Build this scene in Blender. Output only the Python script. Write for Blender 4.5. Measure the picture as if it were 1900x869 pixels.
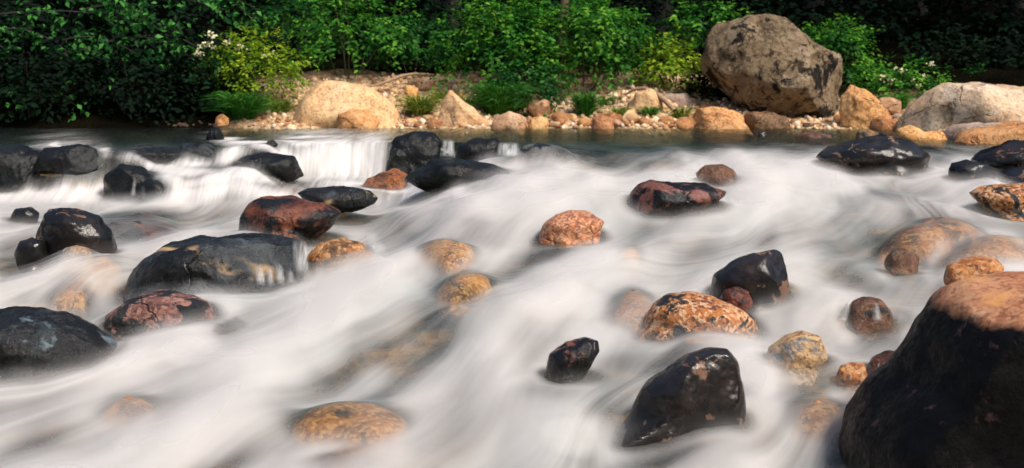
import bpy, bmesh, math, random
import numpy as np
from math import radians as R

# ------------------------------------------------------------------ camera, sky, sun, exposure
for o in list(bpy.data.objects):
    bpy.data.objects.remove(o)
SC = bpy.context.scene
COL = SC.collection
F, CX, HY, CZ = 2293.0, 950.0, 159.0, 0.6       # focal length (px of the 1900 px frame), centre column, horizon row, camera height
cam_d = bpy.data.cameras.new("camera")
cam = bpy.data.objects.new("camera", cam_d)
COL.objects.link(cam)
cam.location = (0, 0, CZ)
cam.rotation_euler = (R(90), 0, 0)
cam_d.sensor_width = 36.0
cam_d.lens = 36.0 * F / 1900.0
cam_d.shift_y = -(434.5 - HY) / 1900.0
cam_d.dof.use_dof = True
cam_d.dof.focus_distance = 7.5
cam_d.dof.aperture_fstop = 3.2
cam_d.clip_start = 0.05
cam_d.clip_end = 800
SC.camera = cam

SUN_EL, SUN_AZ = 50.0, 134.0      # azimuth clockwise from +Y seen from above: right of and slightly behind the camera
W = bpy.data.worlds.new("World")
SC.world = W
W.use_nodes = True
wn, wl = W.node_tree.nodes, W.node_tree.links
wn.clear()
sky = wn.new("ShaderNodeTexSky")
sky.sky_type = 'NISHITA'
sky.sun_disc = False
sky.sun_elevation = R(SUN_EL)
sky.sun_rotation = R(SUN_AZ)
sky.air_density = 1.0
sky.dust_density = 3.0
sky.ozone_density = 0.6
bg = wn.new("ShaderNodeBackground")
bg.inputs[1].default_value = 0.085
wo = wn.new("ShaderNodeOutputWorld")
wl.new(sky.outputs[0], bg.inputs[0])
wl.new(bg.outputs[0], wo.inputs[0])

sd = bpy.data.lights.new("sun", 'SUN')
sd.energy = 2.0
sd.angle = R(14)
sd.color = (1.0, 0.92, 0.82)
sun = bpy.data.objects.new("sun", sd)
COL.objects.link(sun)
from mathutils import Vector
sdir = Vector((math.sin(R(SUN_AZ)) * math.cos(R(SUN_EL)), math.cos(R(SUN_AZ)) * math.cos(R(SUN_EL)), math.sin(R(SUN_EL))))
sun.rotation_euler = sdir.to_track_quat('Z', 'Y').to_euler()
sun.location = (6, -4, 12)

SC.view_settings.view_transform = 'Standard'
SC.view_settings.look = 'None'
SC.view_settings.gamma = 1
SC.view_settings.use_curve_mapping = False
SC.view_settings.exposure = 1.02
SC.render.engine = 'CYCLES'
SC.cycles.use_denoising = True
SC.cycles.max_bounces = 6
SC.cycles.diffuse_bounces = 3
SC.cycles.glossy_bounces = 3
SC.cycles.transparent_max_bounces = 16
SC.cycles.sample_clamp_indirect = 4

# ------------------------------------------------------------------ helpers
rng = np.random.default_rng(7)
_gt = np.random.default_rng(99).normal(size=(256, 3))
_gt /= np.linalg.norm(_gt, axis=1)[:, None]
_pm = np.random.default_rng(98).permutation(256)
_pm = np.concatenate([_pm, _pm, _pm])


def pnoise(P):
    P = np.asarray(P, float)
    I = np.floor(P).astype(int)
    f = P - I
    u = f * f * f * (f * (f * 6 - 15) + 10)
    I &= 255
    out = 0
    for dx in (0, 1):
        for dy in (0, 1):
            for dz in (0, 1):
                h = _pm[_pm[_pm[(I[:, 0] + dx) & 255] + ((I[:, 1] + dy) & 255)] + ((I[:, 2] + dz) & 255)]
                g = _gt[h]
                d = f - np.array((dx, dy, dz))
                w = (u[:, 0] if dx else 1 - u[:, 0]) * (u[:, 1] if dy else 1 - u[:, 1]) * (u[:, 2] if dz else 1 - u[:, 2])
                out = out + w * (g * d).sum(1)
    return out * 1.5


def fbm(P, octaves=4, gain=0.5):
    P = np.asarray(P, float)
    a, s, o = 1.0, 1.0, 0
    for k in range(octaves):
        o = o + a * pnoise(P * s + k * 17.3)
        a *= gain
        s *= 2.03
    return o


def sstep(a, b, x):
    t = np.clip((x - a) / (b - a), 0, 1)
    return t * t * (3 - 2 * t)


def blur2(A, n):
    """box blur repeated twice, radius n cells"""
    if n < 1:
        return A
    for _ in range(2):
        for ax in (0, 1):
            p = [(0, 0), (0, 0)]
            p[ax] = (n + 1, n)
            B = np.pad(A, p, mode='edge').cumsum(axis=ax)
            k = 2 * n + 1
            if ax == 0:
                A = (B[k:] - B[:-k]) / k
            else:
                A = (B[:, k:] - B[:, :-k]) / k
    return A


def mesh_np(name, V, faces, smooth=True, mat=None, attrs=None):
    """faces: (n,3) or (n,4) int array"""
    me = bpy.data.meshes.new(name)
    V = np.asarray(V, np.float32)
    faces = np.asarray(faces, np.int32)
    n, k = faces.shape
    me.vertices.add(len(V))
    me.vertices.foreach_set("co", V.ravel())
    me.loops.add(n * k)
    me.loops.foreach_set("vertex_index", faces.ravel())
    me.polygons.add(n)
    me.polygons.foreach_set("loop_start", np.arange(0, n * k, k, dtype=np.int32))
    me.polygons.foreach_set("loop_total", np.full(n, k, np.int32))
    if smooth:
        me.polygons.foreach_set("use_smooth", np.ones(n, bool))
    for an, val in (attrs or {}).items():
        at_ = me.attributes.new(an, 'FLOAT', 'POINT')
        at_.data.foreach_set("value", np.asarray(val, np.float32))
    me.update(calc_edges=True)
    me.validate()
    if mat:
        me.materials.append(mat)
    return me


def link(name, me, parent=None, loc=None):
    o = bpy.data.objects.new(name, me)
    COL.objects.link(o)
    if parent:
        o.parent = parent
    if loc is not None:
        o.location = loc
    return o


def tag(o, label=None, cat=None, group=None, kind=None):
    if label:
        o["label"] = label
    if cat:
        o["category"] = cat
    if group:
        o["group"] = group
    if kind:
        o["kind"] = kind
    return o


def empty(name, loc):
    o = bpy.data.objects.new(name, None)
    COL.objects.link(o)
    o.location = loc
    o.empty_display_size = 0.2
    return o


# ------------------------------------------------------------------ materials
def srgb(r, g, b):
    return tuple((c / 255 / 12.92 if c / 255 <= 0.04045 else ((c / 255 + 0.055) / 1.055) ** 2.4) for c in (r, g, b)) + (1,)


class NT:
    def __init__(s, name):
        s.m = bpy.data.materials.new(name)
        s.m.use_nodes = True
        s.t = s.m.node_tree
        s.t.nodes.clear()

    def n(s, typ, **kw):
        nd = s.t.nodes.new("ShaderNode" + typ)
        for k, v in kw.items():
            if k.startswith("i_"):
                key = k[2:]
                key = int(key) if key.isdigit() else key.replace("_", " ")
                if hasattr(v, "is_output"):
                    s.t.links.new(v, nd.inputs[key])
                else:
                    nd.inputs[key].default_value = v
            else:
                setattr(nd, k, v)
        return nd

    def noise(s, vec, scale, detail=4, rough=0.55, dist=0.0):
        return s.n("TexNoise", i_Vector=vec, i_Scale=scale, i_Detail=detail, i_Roughness=rough, i_Distortion=dist).outputs[0]

    def ramp(s, fac, stops, interp='LINEAR'):
        nd = s.n("ValToRGB", i_0=fac)
        cr = nd.color_ramp
        cr.interpolation = interp
        while len(cr.elements) < len(stops):
            cr.elements.new(0.5)
        for e, (p, c) in zip(cr.elements, stops):
            e.position = p
            e.color = c if len(c) == 4 else tuple(c) + (1,)
        return nd.outputs[0]

    def mix(s, fac, a, b, blend='MIX'):
        nd = s.n("Mix", data_type='RGBA', blend_type=blend)
        for sock, v in ((nd.inputs[0], fac), (nd.inputs[6], a), (nd.inputs[7], b)):
            if hasattr(v, "is_output"):
                s.t.links.new(v, sock)
            else:
                sock.default_value = v
        return nd.outputs[2]

    def math(s, op, a, b=0.0, clamp=False):
        nd = s.n("Math", operation=op, use_clamp=clamp)
        for sock, v in ((nd.inputs[0], a), (nd.inputs[1], b)):
            if hasattr(v, "is_output"):
                s.t.links.new(v, sock)
            else:
                sock.default_value = v
        return nd.outputs[0]

    def out(s, shader):
        s.n("OutputMaterial", i_Surface=shader)
        return s.m


BL, WH = (0, 0, 0, 1), (1, 1, 1, 1)


def rock_mat(name, cols, scale=3.0, speck=None, patch=None, patch2=None, rough=0.6, bump=0.5, coat=0.0, wet=None, spec=0.5, vein=None, bscale=1.0, crack=1.7):
    """cols: 3 colours dark/mid/light; patch=(colour, threshold, scale, softness); wet=(z0, z1, darker colour): wet film and shade painted near black below that height"""
    t = NT(name)
    tc = t.n("TexCoord").outputs["Object"]
    rnd = t.n("ObjectInfo").outputs["Random"]
    off = t.n("VectorMath", operation='SCALE', i_0=(37.1, 91.7, 53.3))
    t.t.links.new(rnd, off.inputs["Scale"])
    vec = t.n("VectorMath", operation='ADD', i_0=tc, i_1=off.outputs[0]).outputs[0]
    big = t.noise(vec, scale, 6, 0.65, 0.6)
    col = t.ramp(big, [(0.32, cols[0]), (0.52, cols[1]), (0.70, cols[2])])
    med = t.noise(vec, scale * 7, 5, 0.7)
    col = t.mix(0.55, col, t.ramp(med, [(0.3, (0.35, 0.33, 0.32)), (0.55, (1, 1, 1)), (0.75, (1.0, 0.98, 0.95))]), 'MULTIPLY')
    if vein:
        wv = t.n("TexWave", i_Vector=vec, i_Scale=vein[1], i_Distortion=9.0, i_Detail=4.0, i_2=9.0)
        wv.bands_direction = 'Z'
        wf = t.ramp(wv.outputs["Fac"], [(vein[2], BL), (vein[2] + 0.12, WH)])
        wf = t.math('MULTIPLY', wf, t.ramp(t.noise(vec, scale * 1.3, 3), [(0.45, BL), (0.6, WH)]))
        col = t.mix(wf, col, vein[0])
    if speck:
        sc, am, ss = speck
        vo = t.n("TexVoronoi", i_Vector=vec, i_Scale=ss).outputs["Color"]
        sp = t.n("SeparateColor", i_0=vo).outputs[0]
        col = t.mix(t.math('MULTIPLY', t.ramp(sp, [(0.62, BL), (0.75, WH)]), am), col, sc)
        col = t.mix(t.math('MULTIPLY', t.ramp(sp, [(0.12, WH), (0.2, BL)]), am), col, (0.02, 0.016, 0.014, 1))
    cv = t.n("VectorMath", operation='ADD', i_0=vec, i_1=t.n("VectorMath", operation='SCALE', i_0=t.n("TexNoise", i_Vector=vec, i_Scale=4.0, i_Detail=4.0).outputs[1], i_3=0.35).outputs[0]).outputs[0]
    ce = t.n("TexVoronoi", i_Vector=cv, i_Scale=crack, feature='DISTANCE_TO_EDGE').outputs[0]
    cm = t.ramp(ce, [(0.0, WH), (0.022, BL)])
    cm = t.math('MULTIPLY', cm, t.ramp(t.noise(vec, 2.0, 3), [(0.48, BL), (0.60, WH)]))
    col = t.mix(t.math('MULTIPLY', cm, 0.5), col, tuple(c * 0.25 for c in cols[0][:3]) + (1,))
    film_shade = None
    for pt in (patch, patch2):
        if pt:
            pf = t.ramp(t.noise(vec, pt[2], 7, 0.68, 0.5), [(pt[1] - pt[3], BL), (pt[1] + pt[3], WH)])
            col = t.mix(pf, col, pt[0])
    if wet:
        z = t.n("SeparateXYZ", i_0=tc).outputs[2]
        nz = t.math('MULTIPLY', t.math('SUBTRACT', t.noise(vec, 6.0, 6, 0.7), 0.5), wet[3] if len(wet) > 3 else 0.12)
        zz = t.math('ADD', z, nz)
        film_shade = t.n("MapRange", i_0=zz, i_1=wet[1], i_2=wet[0], i_3=0.0, i_4=1.0).outputs[0]
        col = t.mix(film_shade, col, t.mix(t.ramp(t.noise(vec, 9, 6, 0.7), [(0.60, BL), (0.72, WH)]), wet[2], (0.10, 0.055, 0.055, 1)))  # film and front shade in the colour, pinkish flecks painted as sheen
    v = t.math('ADD', t.math('MULTIPLY', rnd, 0.5), 0.75)
    hsv = t.n("HueSaturation", i_Color=col, i_Value=v, i_Hue=t.math('ADD', t.math('MULTIPLY', rnd, 0.02), 0.49))
    fine = t.noise(vec, 60 * bscale, 5, 0.7)
    hgt = t.math('ADD', t.math('MULTIPLY', med, 1.6), t.math('SUBTRACT', t.math('MULTIPLY', fine, 0.45), t.math('MULTIPLY', cm, 1.2)))
    bp = t.n("Bump", i_Height=hgt, i_Strength=bump, i_Distance=0.03).outputs[0]
    rr = t.ramp(med, [(0.32, (rough * 0.6,) * 3), (0.68, (min(1, rough * 1.7),) * 3)])
    b = t.n("BsdfPrincipled", i_Base_Color=hsv.outputs[0], i_Roughness=rr, i_Normal=bp)
    b.inputs["Specular IOR Level"].default_value = spec
    b.inputs["Coat Weight"].default_value = coat
    b.inputs["Coat Roughness"].default_value = 0.12
    return t.out(b.outputs[0])


M = {}
M['black'] = rock_mat("wet_black_rock", [(0.004, 0.004, 0.004), (0.007, 0.0065, 0.006), (0.03, 0.02, 0.016)], 2.5,
                      patch=((0.16, 0.085, 0.05, 1), 0.60, 4.5, 0.012), rough=0.17, bump=0.18, spec=0.42)
M['slate'] = rock_mat("wet_slate_rock", [(0.006, 0.007, 0.008), (0.022, 0.027, 0.030), (0.09, 0.10, 0.105)], 2.6,
                      patch=((0.006, 0.006, 0.006, 1), 0.525, 3.2, 0.03), patch2=((0.34, 0.19, 0.09, 1), 0.715, 5.5, 0.02), rough=0.28, bump=0.5, spec=0.35,
                      vein=((0.42, 0.27, 0.13, 1), 0.7, 0.97))
M['teal'] = rock_mat("wet_black_teal_rock", [(0.004, 0.004, 0.004), (0.007, 0.007, 0.007), (0.03, 0.045, 0.05)], 2.5,
                     patch=((0.09, 0.13, 0.14, 1), 0.62, 4.5, 0.03), rough=0.28, bump=0.5, spec=0.35)
M['ledge'] = rock_mat("wet_ledge_rock", [(0.004, 0.0045, 0.0045), (0.007, 0.008, 0.008), (0.016, 0.019, 0.020)], 2.0,
                      patch=((0.06, 0.075, 0.08, 1), 0.66, 3.0, 0.04), rough=0.28, bump=0.4, spec=0.25)
M['redblack'] = rock_mat("wet_red_brown_rock", [(0.012, 0.007, 0.006), (0.13, 0.035, 0.02), (0.26, 0.09, 0.05)], 2.2,
                         patch=((0.006, 0.0055, 0.0055, 1), 0.48, 2.6, 0.03), rough=0.26, bump=0.5, spec=0.35)
M['amber'] = rock_mat("drowned_amber_stone", [(0.08, 0.03, 0.01), (0.42, 0.15, 0.04), (0.60, 0.29, 0.10)], 4.5,
                      speck=((0.7, 0.42, 0.2, 1), 0.4, 50), patch=((0.05, 0.03, 0.02, 1), 0.60, 4, 0.05), rough=0.4, bump=0.6)
M['blackred'] = rock_mat("wet_black_rock_red_streaks", [(0.2, 0.085, 0.06), (0.24, 0.09, 0.055), (0.34, 0.16, 0.11)], 2.6,
                         patch=((0.005, 0.005, 0.0048, 1), 0.435, 2.6, 0.02), rough=0.22, bump=0.4, spec=0.35)
M['orange'] = rock_mat("wet_orange_granite", [(0.26, 0.075, 0.012), (0.52, 0.19, 0.035), (0.66, 0.34, 0.10)], 5,
                       speck=((0.7, 0.42, 0.2, 1), 0.6, 55), rough=0.35, bump=0.5)
M['orangeblack'] = rock_mat("orange_granite_black_moss", [(0.30, 0.08, 0.015), (0.56, 0.21, 0.045), (0.70, 0.43, 0.17)], 4,
                            speck=((0.75, 0.5, 0.28, 1), 0.75, 48), patch=((0.010, 0.012, 0.012, 1), 0.55, 4.0, 0.012), rough=0.35, bump=0.6)
M['pinkblack'] = rock_mat("pink_granite_black_moss", [(0.20, 0.08, 0.055), (0.36, 0.18, 0.13), (0.46, 0.27, 0.20)], 5,
                          speck=((0.6, 0.33, 0.22, 1), 0.6, 42), patch=((0.009, 0.010, 0.010, 1), 0.505, 5.0, 0.015), rough=0.35, bump=0.7)
M['pinkgranite'] = rock_mat("wet_pink_granite", [(0.24, 0.06, 0.025), (0.52, 0.18, 0.07), (0.66, 0.34, 0.18)], 5,
                            speck=((0.66, 0.4, 0.28, 1), 0.5, 60), patch=((0.12, 0.03, 0.015, 1), 0.63, 7, 0.03), rough=0.3, bump=0.5)
M['tangranite'] = rock_mat("wet_tan_granite", [(0.20, 0.095, 0.04), (0.42, 0.22, 0.09), (0.54, 0.33, 0.16)], 5,
                           speck=((0.5, 0.36, 0.24, 1), 0.6, 60), patch=((0.13, 0.13, 0.13, 1), 0.58, 6, 0.05), rough=0.35, bump=0.5)
M['brown'] = rock_mat("wet_brown_rock", [(0.03, 0.016, 0.008), (0.17, 0.075, 0.03), (0.40, 0.19, 0.065)], 4,
                      speck=((0.35, 0.2, 0.1, 1), 0.35, 60), patch=((0.010, 0.009, 0.009, 1), 0.58, 4, 0.04), rough=0.35, bump=0.6)
M['banktan'] = rock_mat("dry_tan_boulder", [(0.52, 0.28, 0.12), (0.66, 0.40, 0.20), (0.73, 0.50, 0.30)], 1.6,
                        speck=((0.74, 0.52, 0.34, 1), 0.35, 40), rough=0.75, bump=0.5, spec=0.2)
M['bankorange'] = rock_mat("dry_orange_rock", [(0.40, 0.15, 0.045), (0.60, 0.28, 0.10), (0.70, 0.41, 0.18)], 2.2,
                           speck=((0.7, 0.45, 0.25, 1), 0.35, 40), patch=((0.2, 0.07, 0.03, 1), 0.66, 4, 0.05), rough=0.7, bump=0.7, spec=0.25)
M['boulder'] = rock_mat("lichen_grey_brown_boulder", [(0.12, 0.085, 0.045), (0.32, 0.24, 0.13), (0.50, 0.41, 0.27)], 1.7,
                        speck=((0.42, 0.32, 0.22, 1), 0.3, 26), patch=((0.016, 0.013, 0.010, 1), 0.56, 2.2, 0.025), patch2=((0.05, 0.035, 0.02, 1), 0.58, 8, 0.025),
                        rough=0.85, bump=1.0, spec=0.15, bscale=0.5)
M['boulderlight'] = rock_mat("pale_granite_boulder", [(0.52, 0.30, 0.14), (0.76, 0.54, 0.34), (0.82, 0.67, 0.50)], 1.5,
                             speck=((0.58, 0.48, 0.38, 1), 0.35, 30), patch=((0.22, 0.12, 0.05, 1), 0.58, 2.2, 0.06), rough=0.8, bump=0.9, spec=0.15)
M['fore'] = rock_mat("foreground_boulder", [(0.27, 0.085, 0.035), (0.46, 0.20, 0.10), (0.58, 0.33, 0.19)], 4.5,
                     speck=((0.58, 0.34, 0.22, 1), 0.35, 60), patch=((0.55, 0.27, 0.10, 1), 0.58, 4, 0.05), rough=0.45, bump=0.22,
                     wet=(0.475, 0.515, (0.003, 0.0027, 0.0027, 1), 0.11), spec=0.12)  # black below the ridge: wet film plus the front's shade, put into the colour
M['pebble'] = rock_mat("dry_bank_cobble", [(0.42, 0.24, 0.11), (0.66, 0.45, 0.25), (0.77, 0.60, 0.40)], 2.2, speck=((0.7, 0.5, 0.3, 1), 0.3, 40), rough=0.8, bump=0.5, spec=0.2)
M['pebblegrey'] = rock_mat("grey_bank_cobble", [(0.22, 0.15, 0.11), (0.36, 0.25, 0.19), (0.5, 0.38, 0.3)], 2.2, speck=((0.55, 0.45, 0.4, 1), 0.3, 40), rough=0.8, bump=0.5, spec=0.2)
M['pebblewet'] = rock_mat("wet_shore_cobble", [(0.22, 0.07, 0.025), (0.42, 0.16, 0.06), (0.52, 0.26, 0.12)], 2.6, rough=0.4, bump=0.5)
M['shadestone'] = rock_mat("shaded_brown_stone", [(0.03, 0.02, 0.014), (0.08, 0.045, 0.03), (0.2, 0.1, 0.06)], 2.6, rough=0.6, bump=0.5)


def leaf_mat(name, c1, c2, c3, trans=0.3, rough=0.45):
    t = NT(name)
    a = t.n("Attribute", attribute_name="tint").outputs["Fac"]
    col = t.ramp(a, [(0.0, c1), (0.55, c2), (1.0, c3)])
    d = t.n("BsdfPrincipled", i_Base_Color=col, i_Roughness=rough)
    d.inputs["Specular IOR Level"].default_value = 0.12
    tr = t.n("BsdfTranslucent", i_0=t.mix(0.6, col, (1.0, 1.0, 0.35, 1), 'MULTIPLY'))
    mx = t.n("MixShader", i_0=trans, i_1=d.outputs[0], i_2=tr.outputs[0])
    return t.out(mx.outputs[0])


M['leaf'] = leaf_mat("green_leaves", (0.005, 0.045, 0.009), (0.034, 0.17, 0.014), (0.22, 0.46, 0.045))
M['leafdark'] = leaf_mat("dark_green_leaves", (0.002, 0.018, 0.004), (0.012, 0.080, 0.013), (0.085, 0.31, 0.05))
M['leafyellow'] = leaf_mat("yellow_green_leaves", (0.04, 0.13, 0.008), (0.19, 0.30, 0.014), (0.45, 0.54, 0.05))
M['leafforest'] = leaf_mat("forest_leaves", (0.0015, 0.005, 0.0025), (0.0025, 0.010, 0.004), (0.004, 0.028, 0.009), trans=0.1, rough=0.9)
M['grass'] = leaf_mat("grass_blades", (0.015, 0.09, 0.012), (0.04, 0.18, 0.022), (0.12, 0.30, 0.05))
M['grassyellow'] = leaf_mat("yellow_grass_blades", (0.08, 0.16, 0.018), (0.18, 0.27, 0.04), (0.38, 0.38, 0.10))


def simple(name, col, rough=0.7, nz=None):
    t = NT(name)
    tc = t.n("TexCoord").outputs["Object"]
    n = t.noise(tc, nz or 8, 5, 0.65)
    c = t.mix(n, tuple(x * 0.45 for x in col[:3]) + (1,), tuple(min(1, x * 1.5) for x in col[:3]) + (1,))
    b = t.n("BsdfPrincipled", i_Base_Color=c, i_Roughness=rough, i_Normal=t.n("Bump", i_Height=n, i_Strength=0.6, i_Distance=0.02).outputs[0])
    return t.out(b.outputs[0])


M['bark'] = simple("brown_bark", (0.16, 0.10, 0.06), 0.85, 14)
M['barkdark'] = simple("dark_bark", (0.028, 0.022, 0.018), 0.9, 12)
M['drift'] = simple("weathered_driftwood", (0.34, 0.22, 0.13), 0.8, 16)
M['stemgreen'] = simple("green_stem", (0.05, 0.07, 0.02), 0.7, 20)
M['petal'] = simple("cream_petals", (0.66, 0.62, 0.36), 0.7, 30)
M['petalpink'] = simple("pink_petals", (0.5, 0.12, 0.14), 0.7, 30)
M['fallenleaf'] = simple("yellow_fallen_leaf", (0.6, 0.5, 0.14), 0.6, 30)

# ------------------------------------------------------------------ water level, terrain
_yR = np.array([2.0, 3.0, 4.5, 5.5, 6.5, 7.5, 8.5, 9.5, 11.0, 11.8, 12.4, 12.9, 30.0])
_zR = np.array([-1.50, -1.30, -1.05, -0.92, -0.77, -0.62, -0.47, -0.34, -0.155, -0.065, -0.018, 0.0, 0.0])
_low = [(11.1, -0.50), (10.0, -0.54), (9.0, -0.57), (8.3, -0.62), (7.5, -0.70), (6.5, -0.82), (5.5, -0.95), (4.5, -1.07), (3.0, -1.30), (2.0, -1.50)]
_LA = np.array(([(30, 0), (12.9, 0), (12.2, -0.03), (11.97, -0.06), (11.80, -0.38), (11.5, -0.465)] + _low)[::-1])           # leftmost fall
_LB = np.array(([(30, 0), (12.9, 0), (12.4, -0.015), (12.22, -0.03), (12.12, -0.17), (11.62, -0.25), (11.50, -0.275), (11.42, -0.40)] + _low)[::-1])   # two low steps
_LC = np.array(([(30, 0), (13.3, 0), (12.95, -0.005), (12.84, -0.33), (12.4, -0.39), (11.6, -0.46)] + _low)[::-1])           # broad fall


def _prof(y, Y, Z, w=0.12):
    return (np.interp(y, Y, Z) + np.interp(y - w, Y, Z) + np.interp(y + w, Y, Z)) / 3


def zbase(x, y):
    x = np.asarray(x, float)
    y = np.asarray(y, float)
    wob = 0.07 * np.sin(x * 2.6 + 0.6) + 0.05 * np.sin(x * 6.1 + 2.0) + 0.03 * np.sin(x * 13.0)     # uneven brink of the falls
    la, lb, lc = [_prof(y + wob, P[:, 0], P[:, 1], 0.035) for P in (_LA, _LB, _LC)]
    kb = sstep(-3.85, -3.45, x)
    kc = sstep(-2.55, -2.15, x)
    left = (la * (1 - kb) + lb * kb) * (1 - kc) + lc * kc
    right = _prof(y + 0.06 * np.sin(x * 1.7), _yR, _zR)
    s = sstep(-1.25, -0.1, x)
    return left * (1 - s) + right * s


def shore(x):
    """far edge of the water"""
    return 17.35 - sstep(4.6, 6.6, x) * 2.2 + 0.12 * np.sin(x * 2.3) + 0.07 * np.sin(x * 5.1 + 1)


def terrain(x, y):
    x = np.asarray(x, float)
    y = np.asarray(y, float)
    zw = zbase(x, y)
    P = np.stack([x.ravel(), y.ravel(), 0 * x.ravel()], 1)
    n1 = fbm(P * 0.9, 4).reshape(x.shape)
    n2 = fbm(P * 5.0, 3).reshape(x.shape)
    d = y - shore(x)
    d = np.where(d > 0, d * (1 - 0.45 * sstep(3.2, 4.6, x) * sstep(9, 3, d)), d)
    bed = zw - 0.26 + 0.10 * n1 + 0.05 * n2
    bank = np.interp(d, [-0.6, 0, 0.7, 1.6, 2.6, 3.4, 6, 12, 25, 60, 130], [-0.3, -0.01, 0.16, 0.40, 0.66, 0.80, 1.15, 2.6, 8, 20, 34]) + 0.05 * n1 + 0.02 * n2
    t = sstep(-0.6, 0.05, d)
    z = bed * (1 - t) + bank * t
    side = np.maximum(sstep(7.6, 9.5, -x - 0.15 * np.maximum(0, y - 8)), sstep(5.8, 8.0, x))       # side banks outside the frame
    z = z + side * (np.maximum(0, 0.9 - z) * (1 - t)) + np.maximum(0, np.abs(x) - 10) * 0.22
    back = sstep(1.0, -6, y)
    return z * (1 - back) + back * (-0.9 + 0.1 * n1 + np.maximum(0, np.abs(x) - 10) * 0.22)


def at_water(px, py):
    D = np.linspace(18.5, 3.0, 1551)
    x = (px - CX) / F * D
    z = zbase(x, D)
    p = HY + F * (CZ - z) / D
    i = int(np.argmax(p >= py))
    return float(D[i])


def at_ground(px, py):
    D = np.linspace(10.0, 32.0, 1100)
    z = terrain((px - CX) / F * D, D)
    p = HY + F * (CZ - z) / D
    ok = (D > shore((px - CX) / F * D) - 0.1) & (p <= py)
    i = int(np.argmax(ok))
    return float(D[i]) if ok[i] else 18.0


def W3(px, py, D):
    return ((px - CX) / F * D, D, CZ - (py - HY) / F * D)


# ground: one sheet to the horizon
gx = np.concatenate([np.linspace(-140, -9.5, 40), np.arange(-9.4, 9.4, 0.07), np.linspace(9.5, 140, 40)])
gy = np.concatenate([np.linspace(-120, 2.8, 40), np.arange(2.9, 22, 0.07), np.linspace(22.2, 45, 70), np.linspace(47, 150, 30)])
GX, GY = np.meshgrid(gx, gy)
GZ = terrain(GX, GY)


def grid_faces(nr, nc):
    i = np.arange(nr * nc).reshape(nr, nc)
    return np.stack([i[:-1, :-1].ravel(), i[:-1, 1:].ravel(), i[1:, 1:].ravel(), i[1:, :-1].ravel()], 1)


dsh = GY - shore(GX)
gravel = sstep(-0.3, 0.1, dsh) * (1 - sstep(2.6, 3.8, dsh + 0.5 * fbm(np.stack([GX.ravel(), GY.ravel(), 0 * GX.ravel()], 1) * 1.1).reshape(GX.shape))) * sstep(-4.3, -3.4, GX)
t = NT("stream_ground")
tc = t.n("TexCoord").outputs["Object"]
gr = t.n("Attribute", attribute_name="gravel").outputs["Fac"]
wtr = t.n("Attribute", attribute_name="bed").outputs["Fac"]
vor = t.n("TexVoronoi", i_Vector=tc, i_Scale=14.0)
vc = t.n("SeparateColor", i_0=vor.outputs["Color"]).outputs[0]
gcol = t.ramp(vc, [(0.0, (0.38, 0.22, 0.11)), (0.5, (0.56, 0.37, 0.21)), (1.0, (0.66, 0.50, 0.33))])
gcol = t.mix(t.ramp(t.n("TexVoronoi", i_Vector=tc, i_Scale=14.0, feature='DISTANCE_TO_EDGE').outputs[0], [(0.0, WH), (0.06, BL)]), gcol, (0.26, 0.16, 0.085, 1))
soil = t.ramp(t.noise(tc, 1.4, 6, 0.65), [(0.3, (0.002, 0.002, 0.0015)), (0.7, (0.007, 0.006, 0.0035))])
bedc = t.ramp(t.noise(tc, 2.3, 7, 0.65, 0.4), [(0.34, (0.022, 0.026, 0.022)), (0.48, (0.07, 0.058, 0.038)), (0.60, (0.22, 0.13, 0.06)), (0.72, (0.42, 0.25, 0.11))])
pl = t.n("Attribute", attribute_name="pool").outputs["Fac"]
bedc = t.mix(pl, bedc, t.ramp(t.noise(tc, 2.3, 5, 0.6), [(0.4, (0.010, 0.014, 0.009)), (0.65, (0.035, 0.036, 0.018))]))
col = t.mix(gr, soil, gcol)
col = t.mix(wtr, col, bedc)
hh = t.math('ADD', vor.outputs["Distance"], t.noise(tc, 18, 5, 0.6))
b = t.n("BsdfPrincipled", i_Base_Color=col, i_Roughness=0.85, i_Normal=t.n("Bump", i_Height=hh, i_Strength=0.7, i_Distance=0.05).outputs[0])
b.inputs["Specular IOR Level"].default_value = 0.0
M['ground'] = t.out(b.outputs[0])
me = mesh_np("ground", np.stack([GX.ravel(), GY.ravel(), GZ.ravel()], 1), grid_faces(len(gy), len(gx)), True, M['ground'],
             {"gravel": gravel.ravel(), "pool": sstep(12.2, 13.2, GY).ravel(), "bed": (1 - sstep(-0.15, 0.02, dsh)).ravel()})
tag(link("ground", me), kind="structure")

# ------------------------------------------------------------------ rocks
_ico = {}


def ico(sub):
    if sub not in _ico:
        bm = bmesh.new()
        bmesh.ops.create_icosphere(bm, subdivisions=sub, radius=1)
        V = np.array([v.co[:] for v in bm.verts])
        bm.verts.index_update()
        Fc = np.array([[v.index for v in f.verts] for f in bm.faces])
        bm.free()
        V /= np.linalg.norm(V, axis=1)[:, None]
        _ico[sub] = (V, Fc)
    return _ico[sub]


CLEAR = {}
RIVER = []          # world-space vertices of the rocks that stand in the water: (verts, veiled)


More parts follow.
